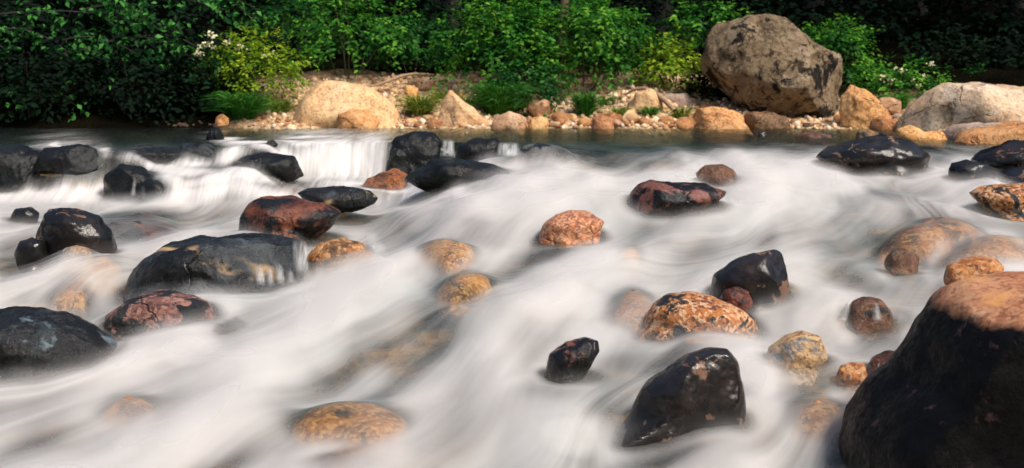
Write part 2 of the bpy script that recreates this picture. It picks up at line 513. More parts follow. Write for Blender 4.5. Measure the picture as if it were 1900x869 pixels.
def rock_verts(poly, D, depth, seed, sub=5, rough=0.05, facets=5, box=0.85, sink=0.0, planes=None, wat=False):
    """poly: traced outline in frame pixels; D: distance of the middle of the stone; depth: full depth in metres. returns centre, local verts, faces"""
    P = np.array(poly, float)
    # resample the outline
    q = np.concatenate([P, P[:1]])
    L = np.concatenate([[0], np.cumsum(np.hypot(np.diff(q[:, 0]), np.diff(q[:, 1])))])
    tt = np.linspace(0, L[-1], 400, endpoint=False)
    ox, oy = np.interp(tt, L, q[:, 0]), np.interp(tt, L, q[:, 1])
    Dp = np.full(400, D)
    if wat:     # the foot of the stone follows the sloping water
        foot = np.array([at_water(a, b) for a, b in zip(ox[::8], oy[::8])])
        Dp = np.minimum(D, np.interp(np.arange(400), np.arange(0, 408, 8), np.append(foot, foot[0])))
        Dp = np.maximum(Dp, D - depth * 0.6)
    xs = (ox - CX) * Dp / F
    zs = CZ - (oy - HY) * Dp / F
    ys = Dp - D
    zt, zb = zs.max(), zs.min()
    if sink:
        k = sstep(zb + 0.55 * (zt - zb), zb, zs)
        zs = zs - k * sink
    k = 5
    ker = np.ones(k) / k
    xs = np.convolve(np.concatenate([xs[-k:], xs, xs[:k]]), ker, 'same')[k:-k]
    zs = np.convolve(np.concatenate([zs[-k:], zs, zs[:k]]), ker, 'same')[k:-k]
    ys = np.convolve(np.concatenate([ys[-k:], ys, ys[:k]]), ker, 'same')[k:-k]
    cx, cz = (xs.min() + xs.max()) / 2, (zs.min() + zs.max()) / 2
    a = xs * np.roll(zs, -1) - np.roll(xs, -1) * zs
    A = a.sum() / 2
    if abs(A) > 1e-6:
        cx = ((xs + np.roll(xs, -1)) * a).sum() / (6 * A)
        cz = ((zs + np.roll(zs, -1)) * a).sum() / (6 * A)
    th = np.arctan2(zs - cz, xs - cx)
    rr = np.hypot(xs - cx, zs - cz)
    o = np.argsort(th)
    th, rr, ys = th[o], rr[o], ys[o]
    V, Fc = ico(sub)
    vth = np.arctan2(V[:, 2], V[:, 0])
    r = np.interp(vth, np.concatenate([th - 2 * np.pi, th, th + 2 * np.pi]), np.concatenate([rr, rr, rr]))
    yo = np.interp(vth, np.concatenate([th - 2 * np.pi, th, th + 2 * np.pi]), np.concatenate([ys, ys, ys]))
    rho = np.hypot(V[:, 0], V[:, 2]) ** box
    sy = np.sign(V[:, 1]) * np.abs(V[:, 1]) ** 0.9
    C = np.stack([r * rho * np.cos(vth), sy * depth / 2 * (1 - (0.30 * np.clip(-V[:, 2] * 1.3 + 0.1, 0, 1) if wat else 0) * (sy < 0)) + yo * rho ** 2 * np.where(sy < 0, 1.0, 1 - sy), r * rho * np.sin(vth)], 1)
    rs = np.random.default_rng(seed)
    size = math.sqrt(max(1e-6, (xs.max() - xs.min()) * (zs.max() - zs.min())))
    ext = np.array([(xs.max() - xs.min()) / 2, depth / 2, (zs.max() - zs.min()) / 2])
    # flat faces, mostly towards the front, the back and the top so the outline keeps
    for i in range(facets):
        n = rs.normal(size=3)
        n[1] = (-1 if i % 3 else 1) * (0.55 + abs(n[1]))
        n[2] = abs(n[2]) * 0.8 if i % 2 else n[2] * 0.6
        n /= np.linalg.norm(n)
        dd = C @ n
        lim = np.max(dd) * rs.uniform(0.74, 0.92)
        over = np.maximum(0, dd - lim)
        C -= n[None] * (over * 0.93)[:, None]
    for n, pt in (planes or []):
        n = np.array(n, float) / np.linalg.norm(n)
        over = np.maximum(0, (C - np.array(pt) + np.array([cx, D, cz])) @ n)
        C -= n[None] * (over * 0.97)[:, None]
    nn = C / (np.linalg.norm(C / ext, axis=1)[:, None] * ext[None] ** 2 + 1e-9)
    nn /= np.linalg.norm(nn, axis=1)[:, None] + 1e-9
    off = rs.uniform(0, 60, 3)
    disp = fbm(C / size * 2.2 + off, 5, 0.52) * rough * size * 0.9
    rid = -np.abs(fbm(C / size * 3.2 + off + 31, 3)) * rough * size * 0.45
    C = C + nn * (disp + rid)[:, None]
    return np.array([cx, D, cz]), C, Fc


def rock(name, label, cat, poly, mat, D=None, base=None, depth=0.8, seed=None, sub=5, rough=0.05, facets=2, box=0.85, sink=None, veil=False, group=None, river=True, planes=None, under=False):
    """depth: as a share of the width. base: pixel where the front meets the water"""
    P = np.array(poly, float)
    wpx = np.ptp(P[:, 0])
    hpx = np.ptp(P[:, 1])
    if D is None:
        bx, by = base if base else (P[:, 0].mean(), P[:, 1].max())
        Df = at_water(bx, by)
        D = Df / (1 - 0.40 * depth * wpx / F)
    dm = depth * wpx * D / F
    if sink is None:
        sink = 0.07 if river else 0.05
    c, C, Fc = rock_verts(poly, D, dm, seed if seed is not None else len(bpy.data.objects) * 7 + 1, sub, rough, facets, box, sink, planes, river and base is not None)
    if river and base is not None:
        c[2] -= 0.015
    m = mesh_np(name, C, Fc, True, M[mat] if isinstance(mat, str) else mat)
    o = link(name, m, None, c)
    tag(o, label, cat, group)
    if river:
        RIVER.append((C + c, veil, under))
    return o


def drowned(label, poly, mat, seed, cover=0.012, rise=0.03, clear=1.0):
    """a stone whose crown just reaches the surface; poly is where it shows through the water"""
    q = np.array(poly, float)
    q = np.concatenate([q, q[:1]])
    L = np.concatenate([[0], np.cumsum(np.hypot(np.diff(q[:, 0]), np.diff(q[:, 1])))])
    tt = np.linspace(0, L[-1], 120, endpoint=False)
    ox, oy = np.interp(tt, L, q[:, 0]), np.interp(tt, L, q[:, 1])
    yw = np.array([at_water(a, b) for a, b in zip(ox, oy)])
    xw = (ox - CX) / F * yw
    cx, cy = xw.mean(), (yw.min() + yw.max()) / 2
    hx = np.ptp(xw) / 2
    th = np.arctan2(yw - cy, xw - cx)
    rr = np.hypot(xw - cx, yw - cy)
    o_ = np.argsort(th)
    th, rr = th[o_], rr[o_]
    rr = np.convolve(np.concatenate([rr[-9:], rr, rr[:9]]), np.ones(9) / 9, 'same')[9:-9]
    V, Fc = ico(5)
    r = np.interp(np.arctan2(V[:, 1], V[:, 0]), np.concatenate([th - 2 * np.pi, th, th + 2 * np.pi]), np.concatenate([rr, rr, rr])) * 1.15
    hz = max(0.12, 0.55 * hx)
    C = np.stack([r * V[:, 0], r * V[:, 1], hz * np.sign(V[:, 2]) * np.abs(V[:, 2]) ** 0.9], 1)
    off = np.random.default_rng(seed).uniform(0, 60, 3)
    C += V * (fbm(C / max(hx, 0.05) * 1.3 + off, 5) * 0.07 * hx)[:, None]
    zs = zbase(C[:, 0] + cx, C[:, 1] + cy)
    slope = zs - float(zbase(cx, cy))
    C[:, 2] += slope * 0.9
    ctr = np.array([cx, cy, float(zbase(cx, cy)) - hz - cover + rise])
    me = mesh_np("drowned_stone", C, Fc, True, M[mat])
    tag(link("drowned_stone", me, None, ctr), label, "stone")
    RIVER.append((C + ctr, True, False))
    CLEAR[len(RIVER) - 1] = clear


# --- stones standing clear of the water
rock("boulder", "huge wet boulder with a pink top and front shade painted black, lower right corner", "boulder",
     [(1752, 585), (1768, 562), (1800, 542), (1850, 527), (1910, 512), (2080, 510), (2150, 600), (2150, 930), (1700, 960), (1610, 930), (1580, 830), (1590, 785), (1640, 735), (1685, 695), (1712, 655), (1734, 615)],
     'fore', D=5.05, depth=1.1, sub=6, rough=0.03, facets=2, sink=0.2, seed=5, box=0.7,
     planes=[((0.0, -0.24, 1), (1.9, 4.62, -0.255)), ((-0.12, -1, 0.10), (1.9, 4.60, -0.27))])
rock("river_stone", "oval orange stone lying against the back of the huge black boulder", "stone",
     [(1750, 512), (1762, 492), (1795, 480), (1840, 478), (1862, 490), (1858, 512), (1820, 524), (1770, 524)], 'orange', D=6.15, depth=0.7, sub=4, seed=11)
rock("river_boulder", "tall wet black boulder with sheen and orange edge in the lower middle, leaning right", "boulder",
     [(1137, 795), (1150, 765), (1200, 708), (1240, 676), (1280, 649), (1320, 637), (1350, 641), (1370, 662), (1381, 700), (1386, 735), (1380, 762), (1330, 778), (1250, 788), (1180, 792)],
     'black', base=(1260, 785), depth=0.55, sub=6, rough=0.028, facets=2, seed=23)
rock("river_stone", "sliver of an orange stone showing behind the right foot of the tall black boulder", "stone",
     [(1345, 775), (1362, 740), (1378, 722), (1390, 735), (1392, 760), (1385, 778)], 'orange', D=5.95, depth=0.9, sub=4, seed=13)
rock("river_boulder", "black wet pointed boulder with a grey wet cap, in front of the right centre rapids", "boulder",
     [(1316, 528), (1325, 505), (1360, 481), (1400, 465), (1440, 458), (1453, 465), (1460, 500), (1468, 535), (1464, 556), (1400, 562), (1340, 548)],
     'black', base=(1400, 556), depth=0.7, rough=0.025, facets=2, seed=31)
rock("river_stone", "small dark red stone at the foot of the pointed black boulder", "stone",
     [(1330, 555), (1345, 535), (1370, 527), (1392, 532), (1397, 550), (1390, 565), (1350, 566)], 'redblack', base=(1365, 566), depth=0.7, sub=4, seed=37)
rock("river_boulder", "bright orange granite boulder with black moss patches on its crest", "boulder",
     [(1180, 608), (1198, 580), (1215, 560), (1240, 543), (1280, 538), (1320, 546), (1355, 560), (1400, 578), (1415, 600), (1330, 612), (1250, 612)],
     'orangeblack', base=(1270, 609), depth=0.7, rough=0.035, facets=2, seed=41)
rock("river_boulder", "black wet boulder with a red streaked top in the upper rapids", "boulder",
     [(1156, 385), (1168, 357), (1185, 338), (1210, 330), (1260, 334), (1310, 336), (1352, 352), (1332, 366), (1290, 388), (1250, 406), (1200, 400)],
     'blackred', base=(1240, 405), depth=0.8, rough=0.035, facets=2, seed=47)
rock("river_stone", "brown stone half wrapped in white water above the red streaked black boulder", "stone",
     [(1286, 320), (1308, 304), (1340, 301), (1361, 314), (1378, 342), (1350, 348), (1310, 338)], 'brown', base=(1345, 346), depth=0.8, sub=4, seed=53)
rock("river_boulder", "broad flat wet black boulder at the pool brink on the right", "boulder",
     [(1513, 288), (1550, 268), (1600, 255), (1640, 247), (1690, 261), (1723, 284), (1715, 305), (1685, 324), (1640, 322), (1580, 306)],
     'black', base=(1660, 321), depth=0.8, rough=0.045, facets=2, seed=59)
rock("river_stone", "low brown stone in the foam at the left foot of the broad flat black boulder", "stone",
     [(1545, 302), (1565, 291), (1595, 293), (1620, 308), (1615, 318), (1570, 312)], 'brown', base=(1600, 317), depth=0.8, sub=4, seed=61)
rock("river_boulder", "black boulder cut by the right edge of the photo, below the flat tan slab", "boulder",
     [(1797, 296), (1825, 276), (1870, 259), (1940, 254), (2000, 280), (2000, 335), (1900, 335), (1840, 318)], 'black', base=(1880, 318), depth=0.7, seed=67, rough=0.04)
rock("river_stone", "dark smooth oval stone in front of the black boulder at the right edge", "stone",
     [(1760, 318), (1768, 300), (1795, 292), (1830, 300), (1847, 318), (1842, 338), (1790, 338)], 'black', base=(1805, 338), depth=0.8, sub=4, seed=71, rough=0.03, facets=2)
rock("river_stone", "black stone at the right edge above the orange and white capped stone", "stone",
     [(1852, 332), (1866, 316), (1900, 306), (1960, 312), (1970, 345), (1900, 345)], 'black', base=(1890, 338), depth=0.8, sub=4, seed=73)
rock("river_stone", "orange brown stone with a pale wet cap at the right edge", "stone",
     [(1800, 358), (1825, 345), (1860, 340), (1910, 336), (1980, 345), (1985, 390), (1900, 394), (1850, 388)], 'orangeblack', base=(1880, 390), depth=0.7, seed=79)
rock("river_stone", "rounded pink orange granite stone in the middle of the white water", "stone",
     [(996, 430), (1010, 409), (1030, 395), (1060, 386), (1098, 390), (1122, 406), (1112, 432), (1040, 440)], 'pinkgranite', base=(1050, 436), depth=0.75, seed=83, rough=0.04)
rock("river_stone", "small stone with a black front and pink crest, left of the tall black boulder", "stone",
     [(1009, 672), (1019, 651), (1050, 632), (1085, 622), (1110, 628), (1112, 646), (1085, 672), (1060, 684), (1030, 684)], 'blackred', base=(1045, 684), depth=0.8, sub=5, seed=89, rough=0.03, facets=2)
rock("river_stone", "grey tan granite stone right of the tall black boulder", "stone",
     [(1408, 668), (1430, 640), (1460, 618), (1490, 609), (1520, 618), (1535, 650), (1505, 684), (1450, 682)], 'tangranite', base=(1465, 676), depth=0.75, seed=97, rough=0.03)
rock("river_stone", "small orange round stone left of the huge black boulder", "stone",
     [(1552, 695), (1560, 673), (1580, 666), (1604, 672), (1612, 695), (1595, 712), (1565, 708)], 'orange', base=(1580, 708), depth=0.8, sub=4, seed=101)
rock("river_stone", "dark stone with an orange crest wedged against the huge black boulder", "stone",
     [(1603, 680), (1620, 657), (1650, 647), (1690, 650), (1700, 690), (1650, 705), (1615, 700)], 'redblack', base=(1640, 700), depth=0.8, sub=4, seed=103)
rock("river_stone", "dark brown dome stone with water pouring over both sides, near the huge black boulder", "stone",
     [(1568, 590), (1580, 560), (1605, 546), (1635, 550), (1655, 575), (1662, 600), (1610, 606)], 'brown', base=(1610, 592), depth=0.8, sub=4, seed=107)
rock("river_stone", "small brown orange stone in the right hand rapids below a drowned boulder", "stone",
     [(1640, 478), (1655, 462), (1680, 458), (1704, 470), (1702, 486), (1660, 488)], 'brown', base=(1675, 485), depth=0.8, sub=4, seed=109)
rock("river_boulder", "wide low slate grey boulder with tan veins, water spilling off its right end", "boulder",
     [(230, 535), (240, 500), (265, 474), (300, 452), (360, 437), (420, 433), (500, 436), (556, 446), (572, 480), (562, 520), (480, 534), (400, 540), (300, 545)],
     'slate', base=(380, 535), depth=0.65, sub=6, rough=0.045, facets=2, seed=113)
rock("river_boulder", "red brown and black wet boulder left of centre, above the slate boulder", "boulder",
     [(441, 432), (445, 398), (462, 374), (490, 361), (540, 362), (600, 374), (637, 389), (620, 408), (570, 437), (500, 440)],
     'redblack', base=(510, 436), depth=0.7, rough=0.035, facets=2, seed=127)
rock("river_boulder", "low blue grey rock lying behind the red brown boulder", "boulder",
     [(548, 360), (575, 349), (630, 347), (690, 354), (705, 368), (650, 378), (590, 376)], 'slate', D=10.6, depth=0.6, seed=131, sub=4)
rock("river_boulder", "black cracked boulder at the left with brown flecks on its right face", "boulder",
     [(76, 412), (88, 389), (120, 380), (150, 383), (186, 401), (206, 430), (213, 450), (190, 460), (150, 476), (110, 482), (72, 474), (70, 430)],
     'black', base=(140, 474), depth=0.75, rough=0.06, facets=2, seed=137)
rock("river_stone", "smooth black oval stone at the left foot of the cracked black boulder", "stone",
     [(27, 465), (36, 444), (58, 437), (80, 445), (85, 470), (72, 484), (40, 484)], 'black', base=(55, 483), depth=0.8, sub=4, seed=139, rough=0.03)
rock("river_stone", "small black stone behind the smooth oval stone near the left edge", "stone",
     [(15, 402), (30, 385), (55, 380), (72, 392), (70, 408), (35, 412)], 'black', base=(45, 410), depth=0.7, sub=4, seed=149)
rock("river_stone", "grey stone at the right foot of the cracked black boulder", "stone",
     [(104, 480), (118, 458), (142, 450), (166, 458), (172, 475), (140, 486)], 'tangranite', base=(138, 482), depth=0.7, sub=4, seed=151, veil=True)
rock("river_boulder", "black boulder with teal grey wet patches at the left edge of the foreground", "boulder",
     [(-90, 600), (-40, 578), (0, 570), (60, 567), (120, 580), (165, 602), (215, 640), (175, 672), (70, 708), (-60, 725), (-110, 680)],
     'teal', base=(60, 698), depth=0.7, sub=6, rough=0.035, facets=2, seed=157)
rock("river_boulder", "pink granite boulder blotched with black moss, below the slate boulder", "boulder",
     [(190, 598), (200, 575), (240, 550), (290, 535), (335, 542), (385, 556), (400, 580), (340, 606), (300, 615), (230, 610)],
     'pinkblack', base=(260, 608), depth=0.7, sub=6, rough=0.04, facets=2, seed=163)
rock("river_stone", "jagged rusty orange stone at the foot of the broad waterfall", "stone",
     [(664, 342), (690, 326), (718, 314), (738, 312), (756, 322), (763, 346), (740, 352), (690, 350)], 'redblack', base=(712, 349), depth=0.7, rough=0.09, facets=2, seed=167)
M['rusty'] = rock_mat("rusty_orange_rock", [(0.03, 0.015, 0.01), (0.34, 0.11, 0.03), (0.5, 0.24, 0.09)], 6, patch=((0.012, 0.01, 0.01, 1), 0.56, 7, 0.03), rough=0.35, bump=0.7)
bpy.data.objects[-1 if False else [o.name for o in bpy.data.objects if o.get("label", "").startswith("jagged rusty")][0]].data.materials[0] = M['rusty']
rock("ledge_boulder", "tall black block standing right of the broad waterfall", "boulder",
     [(722, 325), (715, 270), (733, 249), (770, 240), (806, 244), (821, 262), (816, 292), (802, 325)], 'ledge', base=(760, 318), depth=0.8, rough=0.035, facets=2, seed=173)
rock("ledge_boulder", "long low black ledge rock with a yellow leaf on it, right of the rusty stone", "boulder",
     [(745, 325), (790, 300), (800, 291), (850, 290), (920, 303), (952, 316), (935, 336), (880, 349), (800, 342)], 'ledge', base=(840, 346), depth=0.55, rough=0.035, facets=2, seed=179)
rock("ledge_boulder", "small black rock between the thin twin spouts, behind the long low ledge rock", "boulder",
     [(843, 296), (850, 266), (880, 252), (925, 256), (935, 275), (930, 292)], 'ledge', base=(890, 293), depth=0.7, sub=4, rough=0.06, seed=181)
rock("ledge_boulder", "smooth blue grey dome rock washed by the brink, right of the thin spouts", "boulder",
     [(945, 300), (965, 272), (1000, 262), (1040, 270), (1075, 290), (1050, 304), (990, 306)], 'slate', base=(1000, 303), depth=0.7, sub=4, rough=0.03, seed=191, veil=True)

# --- the dark ledge on the left that the water falls over
for i, (lab, poly, mt, bs, dp) in enumerate([
    ("black rock at the left edge of the ledge, beside the leftmost fall", [(-60, 345), (-50, 285), (0, 264), (50, 268), (84, 284), (70, 315), (20, 350)], 'ledge', (30, 338), 0.8),
    ("dark teal rock with water beads between the two left falls", [(186, 356), (198, 320), (225, 302), (262, 308), (300, 334), (322, 360), (270, 366), (215, 366)], 'ledge', (250, 363), 0.7),
    ("long flat slab with a grey wet sheen above the dark teal rock", [(62, 305), (85, 272), (140, 264), (180, 272), (198, 300), (140, 310)], 'ledge', (130, 306), 0.7),
    ("dark slab on the brink left of the fanned fall", [(195, 296), (208, 274), (260, 267), (325, 271), (338, 286), (280, 300)], 'ledge', (270, 296), 0.8),
    ("pale grey wet slab on the brink behind the fanned fall", [(330, 278), (340, 264), (385, 260), (408, 272), (395, 284), (345, 284)], 'slate', (370, 282), 0.9),
    ("smooth sloping dark slab between the fanned fall and the broad waterfall", [(425, 308), (450, 288), (500, 280), (545, 288), (566, 318), (500, 324)], 'ledge', (500, 322), 0.7),
    ("small black stone on the lip of the broad waterfall", [(490, 268), (497, 258), (508, 257), (515, 264), (510, 270)], 'ledge', (502, 270), 0.9),
    ("low black stone in the pool by the far left bank", [(380, 258), (392, 236), (408, 234), (416, 252), (405, 262)], 'ledge', (400, 260), 0.9),
]):
    rock("ledge_rock", lab, "rock", poly, mt, base=bs, depth=dp, sub=5, rough=0.05, facets=5, seed=200 + i * 3)

# --- stones drowned under a veil of water
for i, (lab, poly, mt, bs) in enumerate([
    ("bright orange stone under the water left of centre", [(772, 465), (790, 446), (830, 440), (868, 450), (874, 468), (830, 484)], 'orange', (820, 482)),
    ("orange brown stone under the foot of a smooth green chute", [(815, 535), (825, 508), (860, 492), (900, 494), (905, 515), (845, 545)], 'amber', (845, 542)),
    ("large orange speckled stone under the foam in the lower left foreground", [(548, 790), (565, 758), (620, 740), (690, 735), (740, 752), (745, 790), (700, 816), (600, 806)], 'amber', (660, 810)),
    ("dark orange stone drowned at the bottom edge of the photo", [(560, 880), (590, 850), (640, 840), (690, 850), (720, 880), (640, 905)], 'amber', (640, 900)),
    ("drowned brown boulder with orange patches in the right hand rapids", [(1630, 440), (1660, 412), (1720, 398), (1790, 396), (1830, 410), (1800, 432), (1720, 450)], 'amber', (1730, 448)),
    ("drowned tan boulder near the right edge, below the brown one", [(1750, 470), (1790, 442), (1850, 430), (1920, 438), (1940, 475), (1850, 486)], 'amber', (1850, 482)),
    ("faint tan stone under foam left of the orange mossy boulder", [(1135, 575), (1150, 540), (1175, 522), (1205, 535), (1210, 570), (1170, 586)], 'amber', (1170, 582)),
    ("faint orange stone showing through foam above the mossy boulder", [(1142, 482), (1152, 458), (1172, 450), (1188, 462), (1180, 482)], 'orange', (1164, 484)),
    ("blue grey and tan stone under the water below the brink dome", [(945, 342), (960, 318), (990, 305), (1025, 308), (1040, 330), (1000, 346)], 'slate', (990, 344)),
    ("small brown stone under foam at the foot of the broad waterfall", [(498, 352), (515, 338), (545, 334), (570, 344), (566, 356)], 'brown', (535, 355)),
    ("reddish flat rock under the still water at the left", [(150, 428), (170, 392), (230, 380), (310, 384), (330, 410), (290, 432)], 'redblack', (240, 428)),
    ("pale tan stone under foam in the left rapids", [(98, 545), (108, 522), (130, 512), (152, 522), (158, 545)], 'amber', (128, 546)),
    ("amber stone under thin water left of the slate boulder", [(140, 505), (155, 480), (190, 466), (220, 475), (215, 505), (175, 514)], 'orange', (180, 510)),
    ("brown stone drowned in the pale chute above the mid rapids", [(1188, 310), (1205, 294), (1240, 290), (1272, 300), (1262, 314)], 'brown', (1230, 313)),
    ("dark stone below the foam in the lower left", [(190, 750), (215, 728), (255, 722), (285, 736), (280, 756), (230, 764)], 'amber', (235, 760)),
    ("pinkish drowned stone between the mossy boulder and the tan stone", [(1470, 770), (1490, 735), (1530, 722), (1565, 740), (1560, 775), (1510, 785)], 'amber', (1510, 780)),
]):
    drowned(lab, poly, mt, 300 + i * 3, rise=0.045 if ('right' in lab or 'large' in lab) else 0.02,
            clear=0.85 if ('large' in lab or 'bright' in lab) else 0.6 if ('chute' in lab and 'green' in lab) else 0.75 if ('drowned boulder' in lab or 'amber' in lab or 'brown boulder' in lab) else 0.45)

rock("river_boulder", "orange brown ledge rock under thin sliding water, right of the slate boulder", "boulder",
     [(562, 512), (568, 472), (590, 446), (630, 436), (676, 446), (696, 480), (690, 514)], 'amber', base=(630, 508), depth=0.7, sub=5, rough=0.05, facets=3, seed=305, veil=True)
# --- low stones in the pool
for i, (lab, poly, mt, D) in enumerate([
    ("flat reddish stone in the pool in front of the great grey boulder", [(1470, 256), (1490, 247), (1520, 245), (1542, 252), (1530, 258)], 'brown', 14.3),
    ("tiny dark stone in the pool below the orange layered rock", [(1402, 252), (1408, 245), (1418, 244), (1424, 251)], 'black', 14.8),
    ("small brown capped stone behind the broad flat black boulder", [(1585, 258), (1592, 244), (1612, 240), (1630, 246), (1632, 258)], 'brown', 13.2),
    ("lumpy deep orange double stone at the right bank waterline", [(1658, 252), (1665, 240), (1690, 233), (1715, 244), (1740, 242), (1757, 254), (1740, 264), (1680, 262)], 'bankorange', 13.9),
    ("long flat tan slab reaching into the water at the right edge", [(1742, 264), (1775, 248), (1830, 234), (1900, 228), (1990, 232), (1990, 272), (1850, 270)], 'bankorange', 13.2),
    ("grey low rock behind the flat tan slab", [(1745, 248), (1770, 234), (1820, 227), (1870, 228), (1880, 245), (1800, 252)], 'pebblegrey', 14.2),
]):
    rock("shore_stone", lab, "stone", poly, mt, D=D, depth=0.9, sub=4, rough=0.05, seed=400 + i * 3, sink=0.12)

# --- the far bank
for i, (nm, lab, cat, poly, mt, D, dp, rg, fc) in enumerate([
    ("bank_boulder", "great brown grey lichen covered boulder on the far bank, tallest rock in sight", "boulder",
     [(1303, 135), (1299, 105), (1311, 62), (1325, 42), (1370, 36), (1415, 29), (1456, 32), (1476, 50), (1502, 76), (1532, 94), (1556, 105), (1568, 130), (1567, 160), (1562, 190), (1530, 214), (1470, 222), (1410, 212), (1360, 180), (1325, 152)],
     'boulder', 18.6, 0.75, 0.055, 9),
    ("bank_boulder", "large smooth pale tan boulder at the far waterline, left of centre", "boulder",
     [(535, 240), (545, 206), (560, 184), (588, 158), (602, 150), (640, 151), (690, 160), (720, 184), (740, 206), (747, 240)], 'banktan', 17.9, 0.7, 0.03, 4),
    ("bank_stone", "low orange lobe of rock in front of the large smooth tan boulder", "stone",
     [(620, 240), (628, 212), (650, 203), (685, 205), (702, 222), (704, 240)], 'bankorange', 17.35, 0.7, 0.04, 3),
    ("bank_boulder", "pointed tan boulder with a tail of low rock, right of the smooth tan boulder", "boulder",
     [(813, 222), (820, 190), (836, 167), (852, 180), (872, 196), (888, 209), (912, 219), (907, 236), (830, 237)], 'banktan', 17.6, 0.7, 0.04, 4),
    ("bank_boulder", "orange layered rock with two humps at the waterline, left of the great boulder", "boulder",
     [(1282, 225), (1290, 200), (1325, 195), (1360, 205), (1392, 222), (1392, 238), (1300, 240)], 'bankorange', 17.5, 0.6, 0.06, 5),
    ("bank_stone", "low orange hump lying in front of the layered rock", "stone",
     [(1290, 240), (1300, 214), (1330, 208), (1375, 222), (1400, 238)], 'bankorange', 17.2, 0.5, 0.04, 3),
    ("bank_stone", "low brown layered slab at the foot of the great boulder", "stone",
     [(1372, 220), (1385, 207), (1420, 206), (1460, 217), (1468, 232), (1400, 236)], 'brown', 17.4, 0.6, 0.06, 5),
    ("bank_boulder", "sloping orange rock propped against the right side of the great boulder", "boulder",
     [(1560, 222), (1562, 178), (1580, 156), (1610, 172), (1640, 200), (1660, 218), (1645, 236), (1590, 234)], 'bankorange', 17.4, 0.8, 0.06, 6),
    ("bank_boulder", "wide pale granite boulder with a rusty crack on the right bank", "boulder",
     [(1656, 236), (1690, 196), (1720, 174), (1752, 157), (1800, 152), (1860, 155), (1930, 165), (2010, 200), (2020, 250), (1750, 250)], 'boulderlight', 16.6, 0.6, 0.05, 7),
    ("bank_stone", "rounded reddish stone at the waterline right of the dark grass tuft", "stone",
     [(1095, 240), (1100, 219), (1118, 212), (1136, 220), (1142, 240)], 'bankorange', 17.25, 0.8, 0.03, 3),
    ("bank_stone", "two toned tan stone at the waterline right of the pointed boulder", "stone",
     [(910, 236), (916, 216), (945, 207), (968, 214), (980, 226), (972, 238)], 'banktan', 17.3, 0.7, 0.05, 4),
    ("bank_stone", "orange stone between the two toned stone and the round reddish stone", "stone",
     [(974, 238), (985, 220), (1005, 215), (1018, 226), (1016, 240)], 'bankorange', 17.25, 0.8, 0.05, 4),
    ("bank_stone", "greenish slab sticking out of the gravel below the dark hanging shrub", "stone",
     [(978, 200), (985, 184), (1010, 183), (1028, 195), (1022, 210), (1000, 208)], 'banktan', 18.2, 0.8, 0.05, 4),
    ("bank_stone", "mossy tan slab on the gravel left of the great boulder", "stone",
     [(1165, 200), (1180, 172), (1205, 166), (1235, 178), (1262, 205), (1215, 214)], 'banktan', 18.3, 0.7, 0.06, 5),
    ("bank_stone", "flat grey tan slab behind the mossy slab", "stone",
     [(1225, 196), (1232, 174), (1275, 172), (1285, 190), (1265, 204)], 'pebblegrey', 18.7, 0.7, 0.05, 5),
    ("bank_stone", "tan stone poking out of the gravel crest under the driftwood", "stone",
     [(772, 156), (778, 146), (795, 143), (808, 150), (806, 160)], 'banktan', 19.6, 0.8, 0.04, 3),
    ("bank_stone", "rusty stone in the gravel right of the smooth tan boulder", "stone",
     [(748, 172), (752, 160), (764, 156), (776, 164), (774, 174)], 'bankorange', 19.0, 0.8, 0.05, 4),
    ("bank_stone", "reddish stone by the water under the dark trees at the left", "stone",
     [(398, 232), (402, 216), (412, 211), (424, 220), (426, 234)], 'bankorange', 17.6, 0.8, 0.05, 4),
    ("bank_stone", "pale greenish stone between the sloping orange rock and the flowers", "stone",
     [(1622, 196), (1632, 182), (1652, 180), (1672, 188), (1670, 202)], 'banktan', 17.9, 0.8, 0.04, 3),
    ("bank_stone", "rust red stone at the foot of the wide pale granite boulder", "stone",
     [(1612, 234), (1618, 220), (1640, 214), (1662, 222), (1664, 238)], 'bankorange', 16.9, 0.8, 0.05, 4),
]):
    rock(nm, lab, cat, poly, mt, D=D, depth=dp, sub=6 if i == 0 else 5 if i < 10 else 4, rough=rg, facets=fc, seed=500 + i * 3, river=False, sink=0.12)

# ------------------------------------------------------------------ cobbles and gravel of the bank
cob_me = []
for k in range(10):
    rs = np.random.default_rng(900 + k)
    V, Fc = ico(3)
    sc_ = np.array([1.0, rs.uniform(0.7, 1.0), rs.uniform(0.5, 0.8)])
    C = V * sc_
    for i in range(5):
        n = rs.normal(size=3)
        n /= np.linalg.norm(n)
        dd = C @ n
        C -= n[None] * (np.maximum(0, dd - dd.max() * rs.uniform(0.72, 0.9)) * 0.9)[:, None]
    C += V * (fbm(V * 1.6 + k * 9, 3) * 0.09)[:, None]
    cob_me.append((C, Fc))
cmesh = {}
rs = np.random.default_rng(4242)


def cobble(px, py, rpx, mats, label, group):
    D = at_ground(px, py)
    x = (px - CX) / F * D
    z = float(terrain(np.array([x]), np.array([D]))[0])
    k = int(rs.integers(10))
    mt = mats[int(rs.integers(len(mats)))]
    if (k, mt) not in cmesh:
        cmesh[(k, mt)] = mesh_np("cobble", cob_me[k][0], cob_me[k][1], True, M[mt])
    r = rpx * D / F
    o = link("cobble", cmesh[(k, mt)], None, (x, D, z + 0.22 * r))
    o.scale = (r, r * rs.uniform(0.8, 1.2), r * rs.uniform(0.8, 1.1))
    o.rotation_euler = (rs.normal() * 0.2, rs.normal() * 0.25, rs.uniform(0, 6.28))
    return tag(o, label, "cobble", group)


